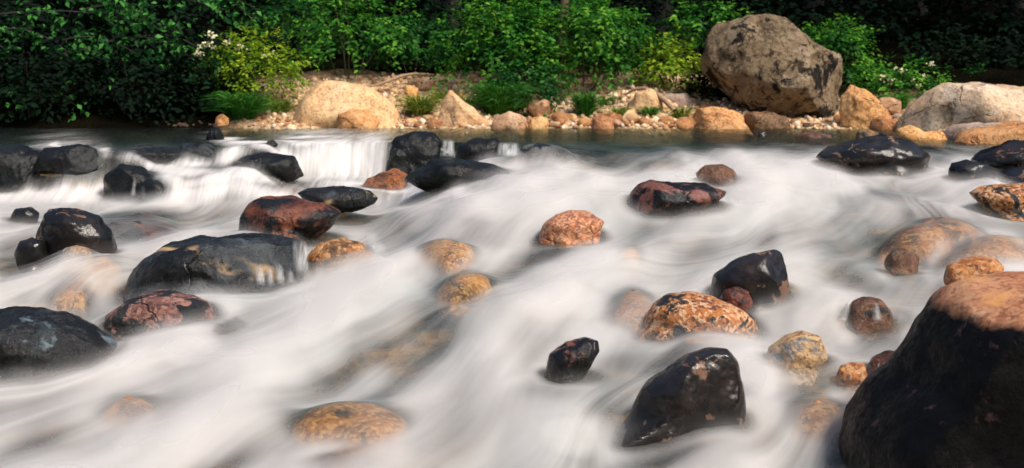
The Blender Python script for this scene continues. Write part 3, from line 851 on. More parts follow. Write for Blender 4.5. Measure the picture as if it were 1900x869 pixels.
regions = [
    (60, (700, 865), (140, 205), (4, 11), ['pebble', 'pebble', 'banktan'], "pale cobble in the gravel slope behind the pointed tan boulder", "cobbles behind the pointed boulder"),
    (45, (1000, 1085), (155, 212), (4, 8), ['pebble', 'pebble', 'pebblegrey'], "pale cobble in the gravel patch right of the dark hanging grass", "cobbles in the middle gravel patch"),
    (50, (1085, 1285), (186, 226), (4, 11), ['pebble', 'pebble', 'banktan', 'pebblegrey'], "tan cobble in the gravel left of the layered orange rock", "cobbles left of the layered rock"),
    (38, (975, 1285), (226, 238), (5, 15), ['pebblewet', 'bankorange', 'pebble'], "reddish wet cobble along the far waterline", "waterline cobbles"),
    (22, (742, 815), (212, 236), (4, 9), ['pebble', 'pebblewet', 'pebblegrey'], "cobble at the waterline between the smooth and the pointed tan boulders", "cobbles between the tan boulders"),
    (26, (448, 540), (214, 236), (3, 7), ['pebblewet', 'bankorange', 'pebble'], "small reddish cobble left of the smooth tan boulder", "cobbles left of the smooth boulder"),
    (22, (985, 1290), (222, 238), (11, 20), ['bankorange', 'bankorange', 'banktan', 'pebblewet'], "medium orange stone packed along the far waterline left of the layered rock", "orange stones along the far waterline"),
    (12, (1395, 1640), (224, 237), (8, 16), ['bankorange', 'pebblewet', 'brown'], "medium rusty stone at the waterline under the great boulder", "rusty stones under the great boulder"),
    (6, (745, 815), (218, 236), (10, 16), ['bankorange', 'banktan'], "medium tan stone at the waterline between the smooth and pointed tan boulders", "tan stones between the tan boulders"),
    (16, (300, 425), (224, 236), (3, 6), ['shadestone'], "dim brown cobble under the overhanging trees", "shaded cobbles"),
    (14, (1560, 1680), (210, 236), (5, 9), ['pebblewet', 'bankorange', 'pebblegrey'], "cobble between the great boulder and the wide pale boulder", "cobbles between the boulders"),
]
for n, xr, yr, rr_, mats, lab, grp in regions:
    for _ in range(n):
        cobble(rs.uniform(*xr), rs.uniform(*yr), rr_[0] + (rr_[1] - rr_[0]) * rs.random() ** 1.8, mats, lab, grp)

# gravel: thousands of small stones, one object
gv, gf, gt_ = [], [], []
V3, F3 = ico(1)
cnt = 0
while cnt < 3600:
    x = rs.uniform(-3.6, 5.2)
    d = rs.uniform(-0.1, 3.0)
    y = float(shore(x)) + d
    r = 0.014 + 0.05 * rs.random() ** 3
    gv.append((x, y, r))
    cnt += 1
gv = np.array(gv)
gz = terrain(gv[:, 0], gv[:, 1])
VV = V3[None] * gv[:, 2][:, None, None] * rs.uniform(0.6, 1.15, (len(gv), 1, 3)) + np.stack([gv[:, 0], gv[:, 1], gz + gv[:, 2] * 0.25], 1)[:, None]
FF = F3[None] + (np.arange(len(gv)) * len(V3))[:, None, None]
t = NT("gravel_stones")
ta = t.n("Attribute", attribute_name="tint").outputs["Fac"]
gc = t.ramp(ta, [(0.0, (0.20, 0.10, 0.05)), (0.3, (0.50, 0.28, 0.13)), (0.6, (0.68, 0.47, 0.27)), (0.85, (0.76, 0.60, 0.41)), (1.0, (0.40, 0.33, 0.28))])
M['gravel'] = t.out(t.n("BsdfPrincipled", i_Base_Color=gc, i_Roughness=0.8).outputs[0])
me = mesh_np("gravel", VV.reshape(-1, 3), FF.reshape(-1, 3), False, M['gravel'], {"tint": np.repeat(rs.random(len(gv)), len(V3))})
tag(link("gravel", me), "loose tan gravel covering the far bank between the boulders", "gravel", kind="stuff")

# ------------------------------------------------------------------ the stream
dx = 0.025
ux = np.arange(-9.0, 9.0 + dx, dx)
uy = np.arange(3.2, 18.6, dx)
UX, UY = np.meshgrid(ux, uy)
ZB = zbase(UX, UY)
H = np.full(UX.shape, -9.0)
HV = np.full(UX.shape, -9.0)
HU = np.full(UX.shape, -9.0)
CM = np.zeros(UX.shape)
for q_, (C, veil, under) in enumerate(RIVER):
    i = np.clip(((C[:, 1] - uy[0]) / dx).round().astype(int), 0, len(uy) - 1)
    j = np.clip(((C[:, 0] - ux[0]) / dx).round().astype(int), 0, len(ux) - 1)
    np.maximum.at(H, (i, j), C[:, 2])
    if veil:
        np.maximum.at(HV, (i, j), C[:, 2])
        np.maximum.at(CM, (i, j), CLEAR.get(q_, 0.9))
    if under:
        np.maximum.at(HU, (i, j), C[:, 2])
for A in (H, HV, HU, CM):
    B = A.copy()
    for a in (-1, 0, 1):
        for b_ in (-1, 0, 1):
            np.maximum(B, np.roll(np.roll(A, a, 0), b_, 1), out=B)
    A[:] = B
# flow direction: down the slope and slightly to the left, parted by the stones
sx = sstep(1.6, 0.4, UX) * sstep(-4.0, -1.5, UX - (UY - 9) * 0.3)
U0 = np.stack([-0.16 - 0.34 * sx, -np.ones_like(UX)], 0)
U0[0] *= 1 - 0.7 * sstep(11.0, 12.0, UY)
U0 /= np.hypot(U0[0], U0[1])
VX, VY = U0[0].copy(), U0[1].copy()
for C, veil, under in RIVER:
    if veil or under:
        continue
    above = C[C[:, 2] > zbase(C[:, 0], C[:, 1]) - 0.02]
    if len(above) < 8:
        continue
    cx, cy = above[:, 0].mean(), above[:, 1].mean()
    Rr = max(0.08, 0.5 * np.ptp(above[:, 0]))
    ddx, ddy = UX - cx, UY - cy
    r2 = ddx ** 2 + ddy ** 2 + 1e-6
    k = np.minimum(1.0, Rr * Rr / r2)
    dot = (U0[0] * ddx + U0[1] * ddy) / r2
    VX += -k * (2 * dot * ddx - U0[0]) * (r2 > Rr * Rr * 0.7)
    VY += -k * (2 * dot * ddy - U0[1]) * (r2 > Rr * Rr * 0.7)
sp = np.hypot(VX, VY) + 1e-6
VX, VY = VX / sp, np.minimum(VY / sp, -0.05)


def bil(A, x, y):
    fx = np.clip((x - ux[0]) / dx, 0, len(ux) - 1.001)
    fy = np.clip((y - uy[0]) / dx, 0, len(uy) - 1.001)
    i, j = fy.astype(int), fx.astype(int)
    a, b = fy - i, fx - j
    return A[i, j] * (1 - a) * (1 - b) + A[i + 1, j] * a * (1 - b) + A[i, j + 1] * (1 - a) * b + A[i + 1, j + 1] * a * b


def lic(N, steps, h):
    acc = N.copy()
    for sgn in (1, -1):
        px, py = UX.copy(), UY.copy()
        for s in range(steps):
            vx, vy = bil(VX, px, py), bil(VY, px, py)
            px = px + sgn * h * vx
            py = py + sgn * h * vy
            acc += bil(N, px, py)
    acc -= acc.mean()
    return acc / acc.std()


rw = np.random.default_rng(77)
n0 = rw.normal(size=UX.shape)
S1 = lic(blur2(n0, 1), 26, 0.04)                      # fine silk threads
S2 = lic(blur2(rw.normal(size=UX.shape), 3), 26, 0.045)
S3 = lic(blur2(rw.normal(size=UX.shape), 8), 20, 0.05)  # broad strands
for S in (S1, S2, S3):
    S /= S.std()
P0 = np.stack([UX.ravel(), UY.ravel(), 0 * UX.ravel()], 1)
lump = fbm(P0 * np.array([1.5, 0.9, 1]), 3).reshape(UX.shape)

qx, qy = UX.copy(), UY.copy()
for k in range(60):
    ax_, ay_ = bil(VX, qx, qy), bil(VY, qx, qy)
    qx, qy = qx - 0.03 * ax_, qy - 0.03 * ay_
QF = blur2(qx * 0.9 - qy * 0.42, 3)                    # lane across the current, constant along a thread of water

# aerated (white) and clear (green grey) water, given where it lies along the stream
PX = CX + F * UX / UY
PY = HY + F * (CZ - ZB) / UY
wx = PX + 7 * S3 + 8 * lump
wy = PY + 5 * S3 + 6 * lump


def ell(cx, cy, rx, ry, ang=0.0, hard=1.0):
    a = math.radians(-ang)
    ddx, ddy = wx - cx, wy - cy
    u = (ddx * math.cos(a) + ddy * math.sin(a)) / rx
    v = (-ddx * math.sin(a) + ddy * math.cos(a)) / ry
    return np.exp(-(u * u + v * v) ** hard * 0.9)


S4 = lic(blur2(rw.normal(size=UX.shape), 5), 24, 0.05)
lump2 = fbm(P0 * np.array([2.4, 1.2, 1]) + 71, 3).reshape(UX.shape) * 2
lip = 272 + 16 * sstep(1220, 1080, PX) * sstep(880, 960, PX) + 5 * np.sin(PX / 60.0) + 6 * lump
mid = np.clip(0.80 + 0.08 * S4 + 0.11 * lump2, 0.30, 0.95)
foam = mid * sstep(0, 30, PY - lip) * (1 - 0.10 * sstep(1300, 1550, PX))
leftfalls = sstep(760, 700, PX) * sstep(372, 350, PY)
foam = foam * (1 - leftfalls) * (1 - sstep(930, 800, PX) * sstep(352, 338, PY))
for b in [  # cx, cy, rx, ry, angle, how much white is left
        (440, 605, 95, 26, 30, .22), (600, 455, 90, 50, 0, .45), (760, 445, 110, 46, 0, .45), (900, 430, 110, 34, -5, .55), (870, 520, 70, 22, 32, .30), (790, 605, 48, 70, -30, .5), (610, 655, 85, 30, 35, .55),
        (70, 800, 110, 40, 22, .42), (400, 855, 120, 26, 18, .28), (300, 745, 90, 22, 18, .5), (640, 850, 120, 24, 10, .3), (850, 780, 150, 60, 35, .5), (990, 640, 60, 45, 45, .55), (1120, 735, 50, 40, 30, .6),
        (1240, 820, 130, 18, 4, .35), (1500, 745, 60, 45, 45, .5), (1550, 835, 60, 50, 40, .22), (1590, 505, 130, 34, -12, .5), (1500, 575, 60, 44, 20, .55), (1740, 412, 110, 26, 5, .35), (1850, 470, 80, 26, 0, .4),
        (1690, 560, 80, 40, 40, .5), (240, 405, 200, 26, 0, .10), (30, 465, 80, 40, 10, .15), (340, 425, 120, 22, 12, .25), (240, 515, 50, 34, 35, .35), (150, 470, 90, 20, 20, .35), (170, 635, 80, 24, 20, .3),
        (690, 366, 90, 12, -6, .3), (1070, 276, 110, 22, 0, .2), (1180, 300, 80, 10, 0, .5), (1500, 275, 60, 14, 0, .4), (1740, 292, 40, 16, 0, .3), (1160, 550, 50, 26, 20, .5), (1480, 650, 60, 30, 20, .55),
        (1570, 640, 60, 40, 10, .4), (1360, 445, 120, 20, 8, .62), (1560, 425, 140, 26, 4, .6), (1700, 362, 130, 18, 0, .6), (1300, 480, 60, 20, 20, .6), (1090, 555, 50, 22, 20, .5), (960, 470, 90, 18, 20, .6), (1000, 720, 90, 20, 20, .55), (690, 700, 100, 24, 15, .6), (1410, 800, 70, 24, 20, .5), (730, 640, 30, 50, 60, .55), (560, 760, 60, 26, 10, .5), (1620, 600, 60, 26, 0, .45), (620, 790, 100, 30, 5, .35), (1400, 430, 120, 26, 10, .7), (1100, 640, 120, 18, -8, .55), (80, 560, 80, 24, 10, .45)]:
    e = ell(*b[:5])
    foam = foam * (1 - e) + np.minimum(foam, b[5] ** 1.8) * e
for b in [(650, 540, 160, 40, 10), (600, 590, 110, 50, 35), (1000, 560, 130, 40, 10), (880, 390, 180, 26, 0), (400, 665, 120, 24, -8), (240, 800, 70, 30, 20), (1330, 410, 180, 30, 10), (1100, 480, 120, 30, 20),
          (760, 330, 60, 20, 0), (1500, 330, 200, 30, 0), (1050, 790, 90, 40, 10), (560, 520, 120, 20, 5), (1000, 350, 120, 24, 0), (120, 510, 140, 20, 8), (1420, 700, 40, 40, 60), (1300, 620, 120, 14, 6)]:
    e = ell(*b)
    foam = np.maximum(foam, 1.0 * np.minimum(1, 1.25 * e))
foam_form = foam.copy()
dark_strand = blur2(sstep(0.35, 1.8, -(0.75 * S3 + 0.9 * fbm(P0 * np.array([2.2, 1.1, 1]) + 40, 3).reshape(UX.shape))), 3)
foam = foam * (1 - 0.30 * dark_strand * sstep(300, 380, PY) * (1 - sstep(372, 362, PY) * sstep(950, 800, PX)))
for C, veil, under in RIVER:
    if veil or under:
        continue
    above = C[C[:, 2] > zbase(C[:, 0], C[:, 1]) - 0.02]
    if len(above) < 8 or above[:, 1].mean() > 11.3:
        continue
    cx, cy = above[:, 0].mean(), above[:, 1].mean()
    Rr = max(0.08, 0.5 * np.ptp(above[:, 0]))
    i, j = int((cy - uy[0]) / dx), int((cx - ux[0]) / dx)
    fx, fy = U0[0][i, j], U0[1][i, j]
    al_ = ((UX - cx) * fx + (UY - cy) * fy) / Rr
    ac = ((UX - cx) * -fy + (UY - cy) * fx) / Rr + 0.12 * S2
    wake = np.exp(-((al_ - 1.7) / 1.5) ** 2 - (ac / 0.75) ** 2)
    rim = np.exp(-((np.hypot(al_, ac) - 1.35) / 0.3) ** 2) * sstep(0.3, -0.6, al_)
    sides = np.exp(-((al_ - 1.6) / 1.8) ** 2 - ((np.abs(ac) - 1.25) / 0.28) ** 2)
    foam = foam * (1 - 0.48 * wake) + 0.16 * rim + 0.16 * sides * (foam > 0.2)
depth0 = ZB - H
fallzone = sstep(374, 362, PY) * sstep(950, 800, PX)
streak = (0.04 * S1 + 0.09 * S2 + 0.07 * S3) * (1 - fallzone) + (0.16 * S1 + 0.26 * S2) * fallzone
foam = foam + streak * np.clip(1.35 * np.sqrt(np.clip(foam * (1.05 - foam), 0, 1)), 0, 1)
for b in [(125, 330, 66, 56), (40, 355, 90, 24, 14), (620, 300, 110, 46), (690, 296, 44, 46), (545, 300, 60, 24, -20), (432, 292, 40, 18), (345, 298, 46, 14), (290, 300, 28, 10, 0), (310, 330, 46, 20, -40),
          (410, 344, 110, 12), (500, 330, 120, 20, 12), (300, 362, 440, 17), (700, 345, 120, 10, 0), (60, 345, 60, 30, 20), (200, 292, 16, 10), (108, 280, 11, 16), (470, 268, 66, 8, -8), (590, 264, 80, 7), (850, 354, 110, 8, 0),
          (1000, 308, 80, 8, 0), (330, 315, 80, 12, -10)]:
    foam = np.maximum(foam, 0.97 * ell(*b, hard=1.5) if len(b) == 5 else 0.97 * ell(*b, 0, hard=1.5))
over_veil = blur2(np.exp(-np.clip(ZB - HV - 0.01, 0, 9) / 0.045) * (HV > -5), 1)
foam = foam * (1 - 0.85 * over_veil * blur2(CM, 2))
foam = np.clip(foam, 0, 0.985) * np.where(fallzone > 0.5, 1, sstep(258, 272, PY))

# surface height
fl = sstep(256, 300, PY)
ZW = ZB + fl * (0.06 * lump + 0.03 * lump2 * 0.5 + 0.016 * S3 + 0.010 * S4 + 0.004 * S2) * (1 - 0.5 * fallzone)
ZW = ZW + 0.16 * (blur2(foam_form, 6) - 0.75) * sstep(290, 340, PY) * (1 - fallzone)
near = np.where(HV > -5, HV + 0.004, -9)
ZW = np.where(near > ZW, ZW + np.minimum(near - ZW, 0.16), ZW)
nearu = np.where(HU > -5, HU + 0.03, -9)
ZW = np.where(nearu > ZW, ZW + np.minimum(nearu - ZW, 0.4), ZW)
ZW = np.where(fallzone > 0.3, blur2(ZW, 1), blur2(ZW, 2))
dep = ZW - H
ZU = {}
thin = 1 - np.exp(-np.clip(dep, 0, 5) / 0.045)
thin = blur2(thin, 1)
A0 = foam * np.clip(thin + 0.08 + 0.6 * over_veil, 0, 1)


def sheet(rows, ncol, ulim, dz, alpha, clear):
    u = np.linspace(-ulim, ulim, ncol)
    U, Y = np.meshgrid(u, rows)
    X = U * (Y * 0.62 + 4.4)
    inside = (np.abs(X) < 8.9)
    Xc = np.clip(X, -8.9, 8.9)
    Z = bil(ZW, Xc, Y) + dz
    a = bil(alpha, Xc, Y)
    return np.stack([X.ravel(), Y.ravel(), Z.ravel()], 1), grid_faces(len(rows), ncol), a.ravel(), bil(S3, Xc, Y).ravel(), bil(sstep(255, 300, PY), Xc, Y).ravel(), bil(fallzone, Xc, Y).ravel(), bil(QF, Xc, Y).ravel()


rows = np.concatenate([np.arange(3.3, 11.2, 0.021), np.arange(11.2, 13.2, 0.010), np.linspace(13.22, 18.5, 80)])
V, Fq, a, s3, fl_, fz, qf = sheet(rows, 640, 0.66, 0.0, A0, True)

t = NT("stream_water")
tc = t.n("TexCoord").outputs["Object"]
fo = t.n("Attribute", attribute_name="foam").outputs["Fac"]
fa = t.n("Attribute", attribute_name="fall").outputs["Fac"]
fil = t.noise(t.n("Mapping", i_Vector=tc, i_Scale=(21.0, 1.0, 1.4)).outputs[0], 1.0, 3, 0.6, 0.3)
fil2 = t.noise(t.n("Mapping", i_Vector=tc, i_Scale=(6.0, 1.0, 2.0)).outputs[0], 1.0, 3, 0.6, 0.3)
fil = t.math('ADD', t.math('MULTIPLY', fil, 0.5), t.math('MULTIPLY', fil2, 0.5))
fil = t.math('MULTIPLY', t.math('SUBTRACT', fil, 0.47), 2.6)
amp = t.math('MULTIPLY', fa, t.math('MULTIPLY', fo, t.math('SUBTRACT', 1.35, fo)))
fo = t.math('ADD', fo, t.math('MULTIPLY', fil, t.math('MULTIPLY', amp, 1.7)), True)
ln = t.n("Attribute", attribute_name="lane").outputs["Fac"]
yy = t.n("SeparateXYZ", i_0=tc).outputs[1]
lv = t.n("CombineXYZ", i_0=t.math('MULTIPLY', ln, 7.0), i_1=t.math('MULTIPLY', yy, 0.7)).outputs[0]
th1 = t.noise(lv, 1.0, 3, 0.5)
thr = t.math('MULTIPLY', t.math('SUBTRACT', th1, 0.5), t.math('SUBTRACT', 1.0, fa))
fo = t.math('ADD', fo, t.math('MULTIPLY', thr, t.math('MULTIPLY', t.math('MULTIPLY', fo, t.math('SUBTRACT', 1.12, fo)), 2.4)), True)
st = t.n("Attribute", attribute_name="strand").outputs["Fac"]
fw = t.n("Attribute", attribute_name="flow").outputs["Fac"]
mp = t.n("Mapping", i_Vector=tc, i_Scale=(1.0, 2.6, 1.0))
wave = t.noise(mp.outputs[0], 2.4, 4, 0.55)
bst = t.n("MapRange", i_0=fw, i_1=0.0, i_2=1.0, i_3=0.6, i_4=0.08).outputs[0]
bp = t.n("Bump", i_Height=wave, i_Strength=bst, i_Distance=0.12).outputs[0]
rg = t.n("MapRange", i_0=fw, i_1=0.0, i_2=1.0, i_3=0.16, i_4=0.42).outputs[0]
gl = t.n("BsdfGlossy", i_Color=(0.66, 0.78, 0.74, 1), i_Roughness=rg, i_Normal=bp)
tp = t.n("BsdfTransparent", i_0=(0.88, 0.89, 0.82, 1))
fr = t.n("Fresnel", i_IOR=1.33, i_Normal=bp).outputs[0]
fr = t.math('MULTIPLY', fr, t.n("MapRange", i_0=fw, i_1=0.0, i_2=1.0, i_3=1.0, i_4=0.75).outputs[0])
clear = t.n("MixShader", i_0=fr, i_1=tp.outputs[0], i_2=gl.outputs[0])
fcol = t.ramp(t.math('ADD', t.math('MULTIPLY', st, 0.12), 0.5), [(0.2, (0.74, 0.76, 0.74)), (0.5, (0.82, 0.79, 0.765)), (0.8, (0.84, 0.815, 0.795))])
fb = t.n("Bump", i_Height=th1, i_Strength=0.12, i_Distance=0.05).outputs[0]
df = t.n("BsdfDiffuse", i_Color=fcol, i_Normal=fb)
tl = t.n("BsdfTranslucent", i_Color=fcol)
fm = t.n("MixShader", i_0=0.25, i_1=df.outputs[0], i_2=tl.outputs[0])
M['water'] = t.out(t.n("MixShader", i_0=fo, i_1=clear.outputs[0], i_2=fm.outputs[0]).outputs[0])
t = NT("foam_veil")
fo = t.n("Attribute", attribute_name="foam").outputs["Fac"]
df = t.n("BsdfDiffuse", i_Color=(0.80, 0.785, 0.77, 1))
tl = t.n("BsdfTranslucent", i_Color=(0.80, 0.785, 0.77, 1))
fm = t.n("MixShader", i_0=0.5, i_1=df.outputs[0], i_2=tl.outputs[0])
M['veil'] = t.out(t.n("MixShader", i_0=fo, i_1=t.n("BsdfTransparent").outputs[0], i_2=fm.outputs[0]).outputs[0])

me = mesh_np("stream", V, Fq, True, M['water'], {"foam": a, "strand": s3, "flow": fl_, "fall": fz, "lane": qf})
tag(link("stream", me), kind="structure")
# spray that hovers over the white water and laps at the stones
vr = np.concatenate([np.arange(3.4, 11.0, 0.035), np.arange(11.0, 12.5, 0.02)])
VS, FS, AS, base = [], [], [], 0
for dz, k in ((0.018, 0.34), (0.036, 0.26), (0.056, 0.18), (0.080, 0.10)):
    over = dep + dz
    al = k * np.clip(foam * 1.3 - 0.3, 0, 1) ** 1.4 * sstep(-0.005, 0.05, over) * (1 - 0.75 * fallzone)
    v, f, aa, _, _, _, _ = sheet(vr, 430, 0.65, dz, blur2(al, 1), False)
    VS.append(v)
    FS.append(f + base)
    AS.append(aa)
    base += len(v)
me = mesh_np("spray", np.concatenate(VS), np.concatenate(FS), True, M['veil'], {"foam": np.concatenate(AS)})
tag(link("spray", me), "soft white spray hovering over the rapids", "spray", kind="stuff")

# thin water spilling over single stones
RV = np.concatenate([C for C, veil, under in RIVER])
RPX = CX + F * RV[:, 0] / RV[:, 1]
RPY = HY + F * (CZ - RV[:, 2]) / RV[:, 1]


def face_dist(px, py, r=7):
    m = (np.abs(RPX - px) < r) & (np.abs(RPY - py) < r)
    return RV[m, 1].min() if m.any() else None


t = NT("spill_water")
fo = t.n("Attribute", attribute_name="foam").outputs["Fac"]
tc = t.n("TexCoord").outputs["Object"]
fil = t.noise(t.n("Mapping", i_Vector=tc, i_Scale=(26.0, 3.0, 3.0)).outputs[0], 1.0, 3, 0.6)
fo = t.math('MULTIPLY', fo, t.ramp(fil, [(0.36, (0.25, 0.25, 0.25)), (0.56, WH)]), True)
df = t.n("BsdfDiffuse", i_Color=(0.78, 0.79, 0.78, 1))
tl = t.n("BsdfTranslucent", i_Color=(0.78, 0.79, 0.78, 1))
fm = t.n("MixShader", i_0=0.4, i_1=df.outputs[0], i_2=tl.outputs[0])
M['spill'] = t.out(t.n("MixShader", i_0=fo, i_1=t.n("BsdfTransparent").outputs[0], i_2=fm.outputs[0]).outputs[0])


def spill(x0, y0, x1, y1, w0, w1, dens):
    """a film of falling water from pixel (x0,y0) to (x1,y1), laid on the stone behind it"""
    nu, nv = 12, 14
    V, A = [], []
    dl = at_water(x1, y1 + 4)
    last = None
    for j in range(nv):
        tj = j / (nv - 1)
        px, py, w = x0 + (x1 - x0) * tj, y0 + (y1 - y0) * tj, w0 + (w1 - w0) * tj
        d = face_dist(px, py, 9)
        d = (d if d else (last or dl)) - 0.02
        last = d if last is None else min(last, d) * 0.6 + d * 0.4
        for i in range(nu):
            ui = i / (nu - 1) * 2 - 1
            V.append(W3(px + ui * w, py, last - 0.02 * (1 - ui * ui)))
            A.append(dens * (1 - abs(ui) ** 2.5) * min(1, tj * 5) * min(1, (1 - tj) * 4) * (0.75 + 0.25 * tj))
    V = np.array(V)
    c0 = V.mean(0)
    me = mesh_np("water_spill", V - c0, grid_faces(nv, nu), True, M['spill'], {"foam": np.clip(A, 0, 1)})
    tag(link("water_spill", me, None, c0), kind="structure")


for sp_ in [(555, 444, 560, 516, 14, 16, 0.85), (480, 490, 484, 530, 8, 11, 0.8), (499, 494, 502, 532, 6, 9, 0.7), (516, 488, 521, 530, 8, 10, 0.8), (537, 500, 540, 528, 7, 9, 0.65),
            (1576, 556, 1562, 598, 5, 12, 0.8), (1625, 560, 1628, 598, 4, 12, 0.7), (832, 258, 833, 292, 11, 13, 0.9), (944, 264, 944, 292, 20, 24, 0.85), 
            (250, 330, 246, 366, 3, 6, 0.5), (690, 430, 700, 470, 12, 20, 0.35)]:
    spill(*sp_)

# ------------------------------------------------------------------ plants


def unit(a):
    return a / (np.linalg.norm(a, axis=-1, keepdims=True) + 1e-9)


def leaves_mesh(name, base, axis, normal, length, width, tint, mat):
    """base, axis, normal: (n,3)"""
    n = len(base)
    axis = unit(axis)
    side = unit(np.cross(axis, normal))
    nor = np.cross(side, axis)
    l = length[:, None]
    w = width[:, None]
    A = base
    B = base + axis * l * 0.42 + side * w * 0.5 + nor * w * 0.14
    Cc = base + axis * l - nor * l * 0.10
    Dd = base + axis * l * 0.42 - side * w * 0.5 + nor * w * 0.14
    V = np.stack([A, B, Cc, Dd], 1).reshape(-1, 3)
    i = np.arange(n)[:, None] * 4
    Fc = np.concatenate([i + np.array([[0, 1, 2]]), i + np.array([[0, 2, 3]])], 0)
    return mesh_np(name, V, Fc, False, mat, {"tint": np.repeat(tint, 4)})


def tube(pts, rad, n=7):
    pts = np.array(pts, float)
    T = np.gradient(pts, axis=0)
    T = unit(T)
    up = np.array([0.13, 0.95, 0.2])
    s = unit(np.cross(T, up))
    u = np.cross(s, T)
    an = np.linspace(0, 2 * np.pi, n, endpoint=False)
    rad = np.asarray(rad, float)
    V = pts[:, None] + rad[:, None, None] * (np.cos(an)[None, :, None] * s[:, None] + np.sin(an)[None, :, None] * u[:, None])
    m = len(pts)
    i = np.arange(m * n).reshape(m, n)
    Fq = np.stack([i[:-1], np.roll(i, -1, 1)[:-1], np.roll(i, -1, 1)[1:], i[1:]], -1).reshape(-1, 4)
    return V.reshape(-1, 3), Fq


def join(parts):
    Vs, Fs, b = [], [], 0
    for v, f in parts:
        Vs.append(v)
        Fs.append(f + b)
        b += len(v)
    return np.concatenate(Vs), np.concatenate(Fs)


def sprays(rs, centre, ext, n, per, leaf, lo=0.5, bias=(0, -0.25, 0.25), droop=0.35, rag=0.35, spl=0.35, lower=-0.5):
    """leafy sprays through the outer part of an ellipsoid; returns leaf arrays in local coordinates"""
    d = rs.normal(size=(n * 3, 3)) + np.array(bias)
    d = unit(d)
    d = d[d[:, 2] > lower][:n]
    n = len(d)
    gap = pnoise(d * 3.1 + rs.uniform(0, 50, 3)) + 0.5 * pnoise(d * 7.0 + 9)
    d = d[gap > -0.10]
    n = len(d)
    lobes = 1 + rag * pnoise(d * 2.2 + rs.uniform(0, 50, 3)) * 1.3
    rad = (lo + (1 - lo) * rs.random(n) ** 0.6) * lobes
    o = centre + d * ext * rad[:, None]
    dirv = unit(d * np.array([1, 1, 0.55]) + rs.normal(size=(n, 3)) * 0.45 + np.array([0, 0, -droop * 0.3]))
    L = spl * (0.6 + 0.8 * rs.random(n))
    tt = np.linspace(0.15, 1, per)[None, :, None]
    pos = o[:, None] + dirv[:, None] * L[:, None, None] * tt + np.array([0, 0, -1.0]) * (droop * L[:, None, None] * tt ** 2)
    pos = pos + rs.normal(size=pos.shape) * leaf * 0.35
    sidev = unit(np.cross(dirv, np.array([0, 0, 1.0])))
    sg = np.where(np.arange(per) % 2, 1.0, -1.0)[None, :, None]
    ax = dirv[:, None] * 0.7 + sidev[:, None] * sg * 0.8 + rs.normal(size=pos.shape) * 0.3 + np.array([0, 0, -0.25])
    nr = np.array([0, -0.25, 1.0]) + d[:, None] * 0.6 + rs.normal(size=pos.shape) * 0.35
    tint = np.clip(rs.random(n)[:, None] ** 1.3 * 0.6 + rs.random((n, per)) * 0.4, 0, 1)
    ln = leaf * (0.7 + 0.6 * rs.random((n, per)))
    return pos.reshape(-1, 3), ax.reshape(-1, 3), nr.reshape(-1, 3), ln.ravel(), (ln * rs.uniform(0.45, 0.65, ln.shape)).ravel(), tint.ravel(), o


def shrub(name, label, cat, px, top, bot, half, D, n, leaf, mat, seed, per=10, stem='stemgreen', flowers=None, depth=0.8, group=None, spl=0.32, rag=0.35, lo=0.45, droop=0.35):
    rs = np.random.default_rng(seed)
    s = D / F
    x, z0, z1 = (px - CX) * s, CZ - (bot - HY) * s, CZ - (top - HY) * s
    hz, hx = (z1 - z0) / 2, half * s
    root = empty(name, (x, D, z0))
    tag(root, label, cat, group)
    c = np.array([0, 0, hz])
    p, ax, nr, ln, wd, ti, o = sprays(rs, c, np.array([hx, hx * depth, hz]) * 0.92, n, per, leaf, spl=spl, rag=rag, lo=lo, droop=droop)
    keep = p[:, 2] > -0.1
    link("foliage", leaves_mesh("foliage", p[keep], ax[keep], nr[keep], ln[keep], wd[keep], ti[keep], M[mat]), root)
    parts = []
    for k in range(7):
        e = o[rs.integers(len(o))]
        b0 = np.array([rs.normal() * 0.06, rs.normal() * 0.06, -0.15])
        mid = b0 * 0.4 + e * 0.5 + np.array([0, 0, 0.15 * hz])
        q = [b0 * (1 - t) ** 2 + 2 * t * (1 - t) * mid + t * t * e for t in np.linspace(0, 1, 7)]
        parts.append(tube(q, np.linspace(0.014, 0.004, 7), 5))
    v, f = join(parts)
    link("stem", mesh_np("stem", v, f, True, M[stem]), root)
    if flowers:
        for (fx, fy, fr) in flowers:
            fm_ = 'petal'
            cen = np.array([(fx - CX) * s - x, -hx * depth * rs.uniform(0.75, 1.0), CZ - (fy - HY) * s - z0])
            m_ = 16
            pp = cen + rs.normal(size=(m_, 3)) * fr * s * np.array([0.55, 0.4, 0.3])
            axv = rs.normal(size=(m_, 3)) + np.array([0, 0, 0.2])
            nrv = rs.normal(size=(m_, 3)) * 0.5 + np.array([0, -0.7, 0.8])
            lf = np.full(m_, fr * s * 0.8)
            link("flower", leaves_mesh("flower", pp, axv, nrv, lf, lf * 0.8, rs.random(m_), M[fm_]), root)
    return root


shrub("flowering_shrub", "yellow green shrub with cream flowers left of the smooth tan boulder", "shrub", 470, 62, 205, 92, 18.6, 560, 0.062, 'leafyellow', 11,
      flowers=[(404, 66, 9), (386, 86, 8), (400, 84, 7), (374, 100, 8), (384, 102, 6), (372, 112, 5), (456, 90, 8), (430, 80, 6), (410, 90, 6), (500, 105, 5), (515, 100, 5)], depth=0.6)
shrub("leafy_shrub", "bright green leafy shrub with open sprays behind the smooth tan boulder", "shrub", 650, -30, 168, 118, 20.3, 460, 0.088, 'leaf', 12, rag=0.5, lo=0.4)
shrub("leafy_shrub", "dark green shrub in the gap between the two bright shrubs, behind the gravel crest", "shrub", 770, 20, 165, 70, 21.2, 260, 0.085, 'leafdark', 13, rag=0.5)
shrub("leafy_shrub", "tall dense green shrub in the centre of the far bank", "shrub", 930, -20, 196, 115, 19.5, 800, 0.085, 'leaf', 14, rag=0.4)
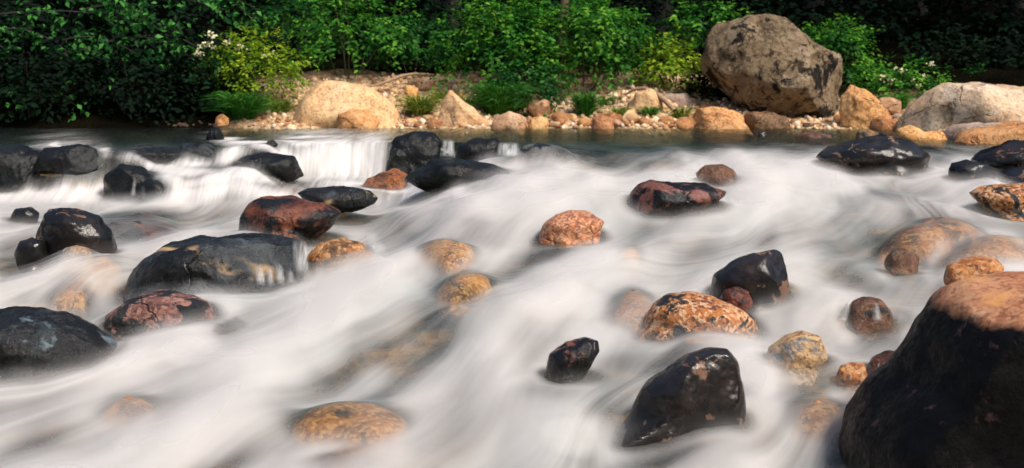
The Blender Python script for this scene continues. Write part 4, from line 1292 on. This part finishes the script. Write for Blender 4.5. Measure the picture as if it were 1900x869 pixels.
shrub("leafy_shrub", "dense green shrub under the leaning brown trunk, right of the tall central shrub", "shrub", 1090, -15, 192, 125, 19.8, 820, 0.085, 'leaf', 15, rag=0.4)
shrub("leafy_shrub", "low bright shrub touching the left side of the great boulder", "shrub", 1250, 75, 180, 58, 19.6, 260, 0.085, 'leafyellow', 16)
shrub("leafy_shrub", "upright green bush behind the right shoulder of the great boulder", "shrub", 1552, 36, 185, 64, 20.2, 380, 0.082, 'leaf', 17)
shrub("flowering_shrub", "low bush with cream flowers between the great boulder and the pale boulder", "shrub", 1668, 122, 215, 88, 18.9, 360, 0.075, 'leaf', 18, depth=0.6,
      flowers=[(1625, 142, 6), (1636, 148, 5), (1660, 132, 6), (1683, 150, 5), (1690, 160, 5), (1640, 155, 7), (1700, 142, 5), (1714, 119, 5), (1650, 128, 4)])
shrub("leafy_shrub", "low dark green growth on the crest behind the wide pale boulder", "shrub", 1810, 140, 200, 110, 20.5, 220, 0.08, 'leafdark', 19, depth=0.5)
shrub("leafy_shrub", "bright sprig of leaves above the left top of the great boulder", "shrub", 1300, -20, 120, 60, 21.4, 160, 0.10, 'leaf', 20, rag=0.5)
shrub("leafy_shrub", "hanging dark green shrub over the middle gravel patch", "shrub", 975, 115, 214, 66, 18.6, 320, 0.075, 'leafdark', 21)
shrub("leafy_shrub", "sparse dark shrub at the top of the bank left of the bright leafy shrub", "shrub", 545, -30, 120, 75, 21.8, 150, 0.095, 'leafdark', 22, rag=0.5)
shrub("leafy_shrub", "dark shrub low under the overhanging branches beside the flowering shrub", "shrub", 400, 110, 215, 45, 19.2, 130, 0.075, 'leafdark', 23, rag=0.5)


def tuft(label, px, top, bot, half, D, n, mat, seed):
    rs = np.random.default_rng(seed)
    s = D / F
    x, z0 = (px - CX) * s, CZ - (bot - HY) * s
    h, hw = (bot - top) * s, half * s
    parts = []
    K = 5
    r0 = np.sqrt(rs.random(n)) * 0.38
    an = rs.uniform(0, 2 * np.pi, n)
    b0 = np.stack([r0 * np.cos(an) * hw, r0 * np.sin(an) * hw * 0.7, np.zeros(n)], 1)
    out = unit(np.stack([np.cos(an) + rs.normal(size=n) * 0.4, np.sin(an) + rs.normal(size=n) * 0.4, np.zeros(n)], 1))
    hh = h * rs.uniform(0.3, 1.1, n)
    reach = hw * rs.uniform(0.3, 1.15, n)
    tt = np.linspace(0, 1, K)
    pos = b0[:, None] + out[:, None] * (reach[:, None, None] * tt[None, :, None] ** 1.6)
    pos[:, :, 2] += hh[:, None] * (1.9 * tt - 1.15 * tt ** 2.2)[None] / 0.95
    wv = unit(np.cross(out, np.array([0, 0, 1.0])) + rs.normal(size=(n, 3)) * 0.4)
    wd = (0.008 * rs.uniform(0.7, 1.4, n))[:, None] * (1 - tt ** 1.5)[None] + 0.0008
    Lf = pos - wv[:, None] * wd[..., None]
    Rt = pos + wv[:, None] * wd[..., None]
    V = np.stack([Lf, Rt], 2).reshape(-1, 3)
    i = (np.arange(n) * K * 2)[:, None, None] + (np.arange(K - 1) * 2)[None, :, None] + np.array([0, 1, 3, 2])[None, None]
    me = mesh_np("grass_tuft", V, i.reshape(-1, 4), False, M[mat], {"tint": np.repeat(rs.random(n), K * 2)})
    return tag(link("grass_tuft", me, None, (x, D, z0)), label, "grass tuft")


tuft("thick green grass tuft below the yellow green flowering shrub", 450, 165, 222, 62, 17.9, 700, 'grass', 31)
tuft("yellowish grass tuft right of the smooth tan boulder", 778, 172, 216, 46, 18.1, 500, 'grassyellow', 32)
tuft("dense dark green grass tuft hanging over the pointed boulder tail", 925, 148, 214, 66, 18.2, 900, 'grass', 33)
tuft("round green grass tuft in the middle of the gravel", 1086, 166, 216, 36, 18.1, 500, 'grass', 34)
tuft("small pale grass tuft right of the round green tuft", 1148, 196, 224, 24, 17.9, 220, 'grassyellow', 35)
tuft("short grass tuft on the mossy tan slab", 1205, 196, 220, 26, 17.9, 200, 'grass', 36)
tuft("yellow grass tuft at the left foot of the smooth tan boulder", 520, 180, 222, 34, 18.3, 350, 'grassyellow', 37)
tuft("green tuft right of the low flowering bush", 1665, 172, 208, 34, 18.0, 300, 'grass', 38)
tuft("low yellow grass tuft on the gravel behind the pointed tan boulder", 825, 165, 196, 40, 18.9, 280, 'grassyellow', 41)
tuft("grass tuft at the right end of the middle gravel patch", 1128, 176, 204, 30, 18.7, 240, 'grass', 42)
tuft("pale grass tuft at the left end of the layered orange rock", 1265, 196, 226, 30, 17.9, 220, 'grassyellow', 43)
tuft("pale grass tuft by the pointed tan boulder", 865, 176, 212, 30, 18.4, 260, 'grassyellow', 39)


def tree(label, px, D, lean, r, h, seed, crown_z, crown_r, ns, leaf, mat='leafforest', bark='barkdark', group="forest trees behind the bank", per=9, name="forest_tree", at=None):
    rs = np.random.default_rng(seed)
    x = (px - CX) / F * D
    if at:
        x, D = at
    z0 = float(terrain(np.array([x]), np.array([D]))[0]) - 0.1
    root = empty(name, (x, D, z0))
    tag(root, label, "tree", group)
    tt = np.linspace(0, 1, 12)
    wob = np.cumsum(rs.normal(size=(12, 2)) * 0.05, 0)
    pts = np.stack([lean * h * tt + wob[:, 0] * tt, wob[:, 1] * tt, h * tt], 1)
    rad = r * (1 - 0.75 * tt) * (1 + 0.5 * np.exp(-tt * 14))
    parts = [tube(pts, rad, 10)]
    for k in range(9):
        i0 = rs.integers(4, 11)
        a = rs.uniform(0, 6.28)
        d = np.array([math.cos(a), math.sin(a), 0.25 + 0.3 * rs.random()]) * crown_r * rs.uniform(0.5, 0.9)
        q = [pts[i0] + d * t + np.array([0, 0, -0.3]) * t * t for t in np.linspace(0, 1, 6)]
        parts.append(tube(q, np.linspace(rad[i0] * 0.5, 0.01, 6), 6))
    v, f = join(parts)
    link("trunk", mesh_np("trunk", v, f, True, M[bark]), root)
    c = np.array([lean * crown_z, 0, crown_z])
    p, ax, nr, ln, wd, ti, o = sprays(rs, c, np.array([crown_r, crown_r, (h * 1.08 - crown_z)]), ns, per, leaf, lo=0.25, bias=(0, 0, 0), droop=0.4, rag=0.4, spl=0.9, lower=-1)
    link("crown", leaves_mesh("crown", p, ax, nr, ln, wd, ti, M[mat]), root)
    return root


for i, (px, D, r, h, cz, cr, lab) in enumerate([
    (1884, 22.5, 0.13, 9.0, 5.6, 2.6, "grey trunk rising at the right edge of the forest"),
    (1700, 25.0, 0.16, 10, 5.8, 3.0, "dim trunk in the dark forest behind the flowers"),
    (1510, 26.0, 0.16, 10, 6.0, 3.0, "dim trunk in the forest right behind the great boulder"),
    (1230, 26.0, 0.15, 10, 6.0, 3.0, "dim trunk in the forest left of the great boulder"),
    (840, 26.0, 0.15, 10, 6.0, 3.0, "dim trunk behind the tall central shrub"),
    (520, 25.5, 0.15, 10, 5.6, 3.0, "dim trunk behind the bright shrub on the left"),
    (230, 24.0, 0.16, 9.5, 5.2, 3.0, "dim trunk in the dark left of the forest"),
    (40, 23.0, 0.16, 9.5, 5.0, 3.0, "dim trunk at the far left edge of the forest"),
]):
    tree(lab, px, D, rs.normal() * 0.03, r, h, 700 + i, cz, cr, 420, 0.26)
tree("leaning brown trunk at the top of the photo right of the tall central shrub", 1035, 20.9, 0.10, 0.085, 6.5, 720, 4.9, 1.7, 260, 0.16, mat='leafdark', bark='bark', group=None)

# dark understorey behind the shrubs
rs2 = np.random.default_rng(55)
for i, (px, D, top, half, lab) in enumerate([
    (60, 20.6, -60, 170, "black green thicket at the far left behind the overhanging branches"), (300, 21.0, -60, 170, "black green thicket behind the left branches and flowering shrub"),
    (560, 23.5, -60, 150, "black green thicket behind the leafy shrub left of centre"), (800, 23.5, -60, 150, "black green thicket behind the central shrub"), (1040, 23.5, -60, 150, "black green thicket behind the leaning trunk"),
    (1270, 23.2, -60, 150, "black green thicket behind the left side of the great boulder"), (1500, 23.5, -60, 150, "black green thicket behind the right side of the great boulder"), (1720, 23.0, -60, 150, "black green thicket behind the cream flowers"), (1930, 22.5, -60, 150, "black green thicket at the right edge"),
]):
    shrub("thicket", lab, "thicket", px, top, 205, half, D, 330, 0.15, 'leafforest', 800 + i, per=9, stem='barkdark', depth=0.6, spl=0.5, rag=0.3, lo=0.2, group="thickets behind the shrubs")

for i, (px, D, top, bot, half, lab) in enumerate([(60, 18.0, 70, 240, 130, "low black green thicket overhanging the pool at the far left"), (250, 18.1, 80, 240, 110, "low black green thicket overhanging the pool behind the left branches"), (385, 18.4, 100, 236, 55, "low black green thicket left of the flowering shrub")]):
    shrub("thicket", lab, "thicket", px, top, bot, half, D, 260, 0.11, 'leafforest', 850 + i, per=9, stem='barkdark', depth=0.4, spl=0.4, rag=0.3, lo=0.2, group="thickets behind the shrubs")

for i, (px, D, top, bot, half, lab) in enumerate([(1760, 21.0, 55, 180, 80, "black green thicket above the low dark growth on the right crest"), (1880, 20.9, 70, 180, 70, "black green thicket at the right edge beside the grey trunk"), (1330, 19.3, 128, 206, 44, "dark growth standing in for foliage and shade under the left side of the great boulder")]):  # last one darkens the hollow where the boulder's overhang casts shade
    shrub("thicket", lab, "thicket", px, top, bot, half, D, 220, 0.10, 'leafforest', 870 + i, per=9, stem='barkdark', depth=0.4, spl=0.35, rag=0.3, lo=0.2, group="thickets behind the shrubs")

# unseen trees added behind the camera to darken what the rock fronts reflect
for i, (x, y, h, lab) in enumerate([(-9.5, -3.5, 12, "unseen tree added on the near bank, leftmost"), (-5.5, -6.5, 13, "unseen tree added on the near bank, left of the viewpoint"), (-1.5, -7.5, 13, "unseen tree added on the near bank, straight behind the viewpoint"),
                                    (3.0, -7.0, 12, "unseen tree added on the near bank, right of the viewpoint"), (7.5, -5.5, 12, "unseen tree added on the near bank, rightmost")]):
    tree(lab, 0, 1.0, 0.02, 0.17, h, 760 + i, 6.2, 3.6, 520, 0.34, group="unseen trees added on the near bank", at=(x, y))

# overhanging branches on the left: one tree leaning over the pool
rs3 = np.random.default_rng(66)
D0 = 18.3
bx, bz = (-40 - CX) / F * 19.5, 0.7
root = empty("overhanging_tree", (bx, 19.5, bz))
tag(root, "dark tree with leafy branches hanging over the pool at the left", "tree")
pts = np.array([(0, 0, -0.2), (0.1, -0.1, 1.0), (0.25, -0.3, 2.2), (0.3, -0.5, 3.8)])
link("trunk", mesh_np("trunk", *tube(pts, [0.16, 0.13, 0.11, 0.07], 9), True, M['barkdark']), root)
allp = []
bparts = []
for (x0, y0, x1, y1, D, n) in [(-30, -60, 240, 30, 18.4, 26), (-30, 30, 330, 60, 18.2, 26), (-20, 60, 130, 100, 18.0, 18), (60, -20, 420, 20, 18.6, 26), (100, 80, 260, 105, 17.9, 16), (150, 20, 300, 50, 18.1, 18), (180, 85, 350, 100, 18.0, 18),
                               (260, 70, 400, 115, 18.2, 18), (120, 100, 205, 135, 17.8, 12), (60, 190, 160, 214, 17.7, 10), (30, 205, 60, 200, 17.7, 5), (-30, 100, 20, 110, 18.0, 10), (-40, 140, 6, 150, 17.9, 5), (250, -30, 480, 20, 18.8, 20), (330, -40, 480, 50, 19.0, 18)]:
    a0 = np.array(W3(x0, y0, D + 0.5)) - np.array((bx, 19.5, bz))
    a1 = np.array(W3(x1, y1, D)) - np.array((bx, 19.5, bz))
    q = [a0 * (1 - t) + a1 * t + np.array([0, 0, 0.18]) * math.sin(t * 3.1) for t in np.linspace(0, 1, 8)]
    bparts.append(tube(q, np.linspace(0.02, 0.004, 8), 5))
    for k in range(n):
        tq = rs3.uniform(0.15, 1.0)
        o = a0 * (1 - tq) + a1 * tq + np.array([0, 0, 0.18]) * math.sin(tq * 3.1) + rs3.normal(size=3) * np.array([0.06, 0.15, 0.05])
        d = unit((a1 - a0) * 0.6 + rs3.normal(size=3) * 0.8)
        m_ = 8
        for j in range(m_):
            allp.append((o + d * 0.06 * j + np.array([0, 0, -0.006 * j * j * 0.3]) + rs3.normal(size=3) * 0.025, d * 0.5 + rs3.normal(size=3) * 0.6 + np.array([0, 0, -0.3])))
v, f = join(bparts)
link("branch", mesh_np("branch", v, f, True, M['barkdark']), root)
pp = np.array([a for a, b in allp])
aa = np.array([b for a, b in allp])
nn = np.array([0, -0.45, 1.0]) + rs3.normal(size=pp.shape) * 0.4
ll = 0.095 * rs3.uniform(0.6, 1.4, len(pp))
link("foliage", leaves_mesh("foliage", pp, aa, nn, ll, ll * 0.62, rs3.random(len(pp)), M['leafdark']), root)

# driftwood, roots, the yellow leaf
q = [np.array(W3(px, py, D)) for px, py, D in [(668, 164, 19.2), (700, 158, 19.2), (722, 150, 19.3), (745, 141, 19.4), (770, 137, 19.5), (790, 138, 19.6), (806, 139, 19.7)]]
c0 = q[0]
me = mesh_np("driftwood", *tube([p - c0 for p in q], [0.01, 0.018, 0.024, 0.026, 0.022, 0.018, 0.01], 8), True, M['drift'])
tag(link("driftwood", me, None, c0), "curved weathered brown driftwood branch on the gravel crest", "driftwood")
q = [np.array(W3(px, py, D)) for px, py, D in [(1160, 176, 18.6), (1175, 167, 18.5), (1195, 164, 18.4), (1215, 172, 18.2), (1235, 188, 18.0), (1252, 206, 17.8)]]
c0 = q[0]
me = mesh_np("driftwood", *tube([p - c0 for p in q], [0.015, 0.02, 0.03, 0.035, 0.04, 0.035], 8), True, M['drift'])
tag(link("driftwood", me, None, c0), "thick pale root bending down over the mossy tan slab", "driftwood")
lo_ = np.array(W3(845, 306, at_water(840, 346) + 0.15))
me = leaves_mesh("fallen_leaf", np.array([[0, 0, 0.0], [0, 0, 0.0], [0, 0, 0]]), np.array([[1, -0.1, 0.1], [0.4, -1, 0.1], [-0.6, -0.6, 0.2]]), np.array([[0, -0.5, 1.0]] * 3), np.array([0.07, 0.06, 0.05]), np.array([0.05, 0.05, 0.04]), np.array([0.5, 0.5, 0.5]), M['fallenleaf'])
tag(link("fallen_leaf", me, None, lo_), "small yellow leaf stuck on the long low black ledge rock", "leaf")
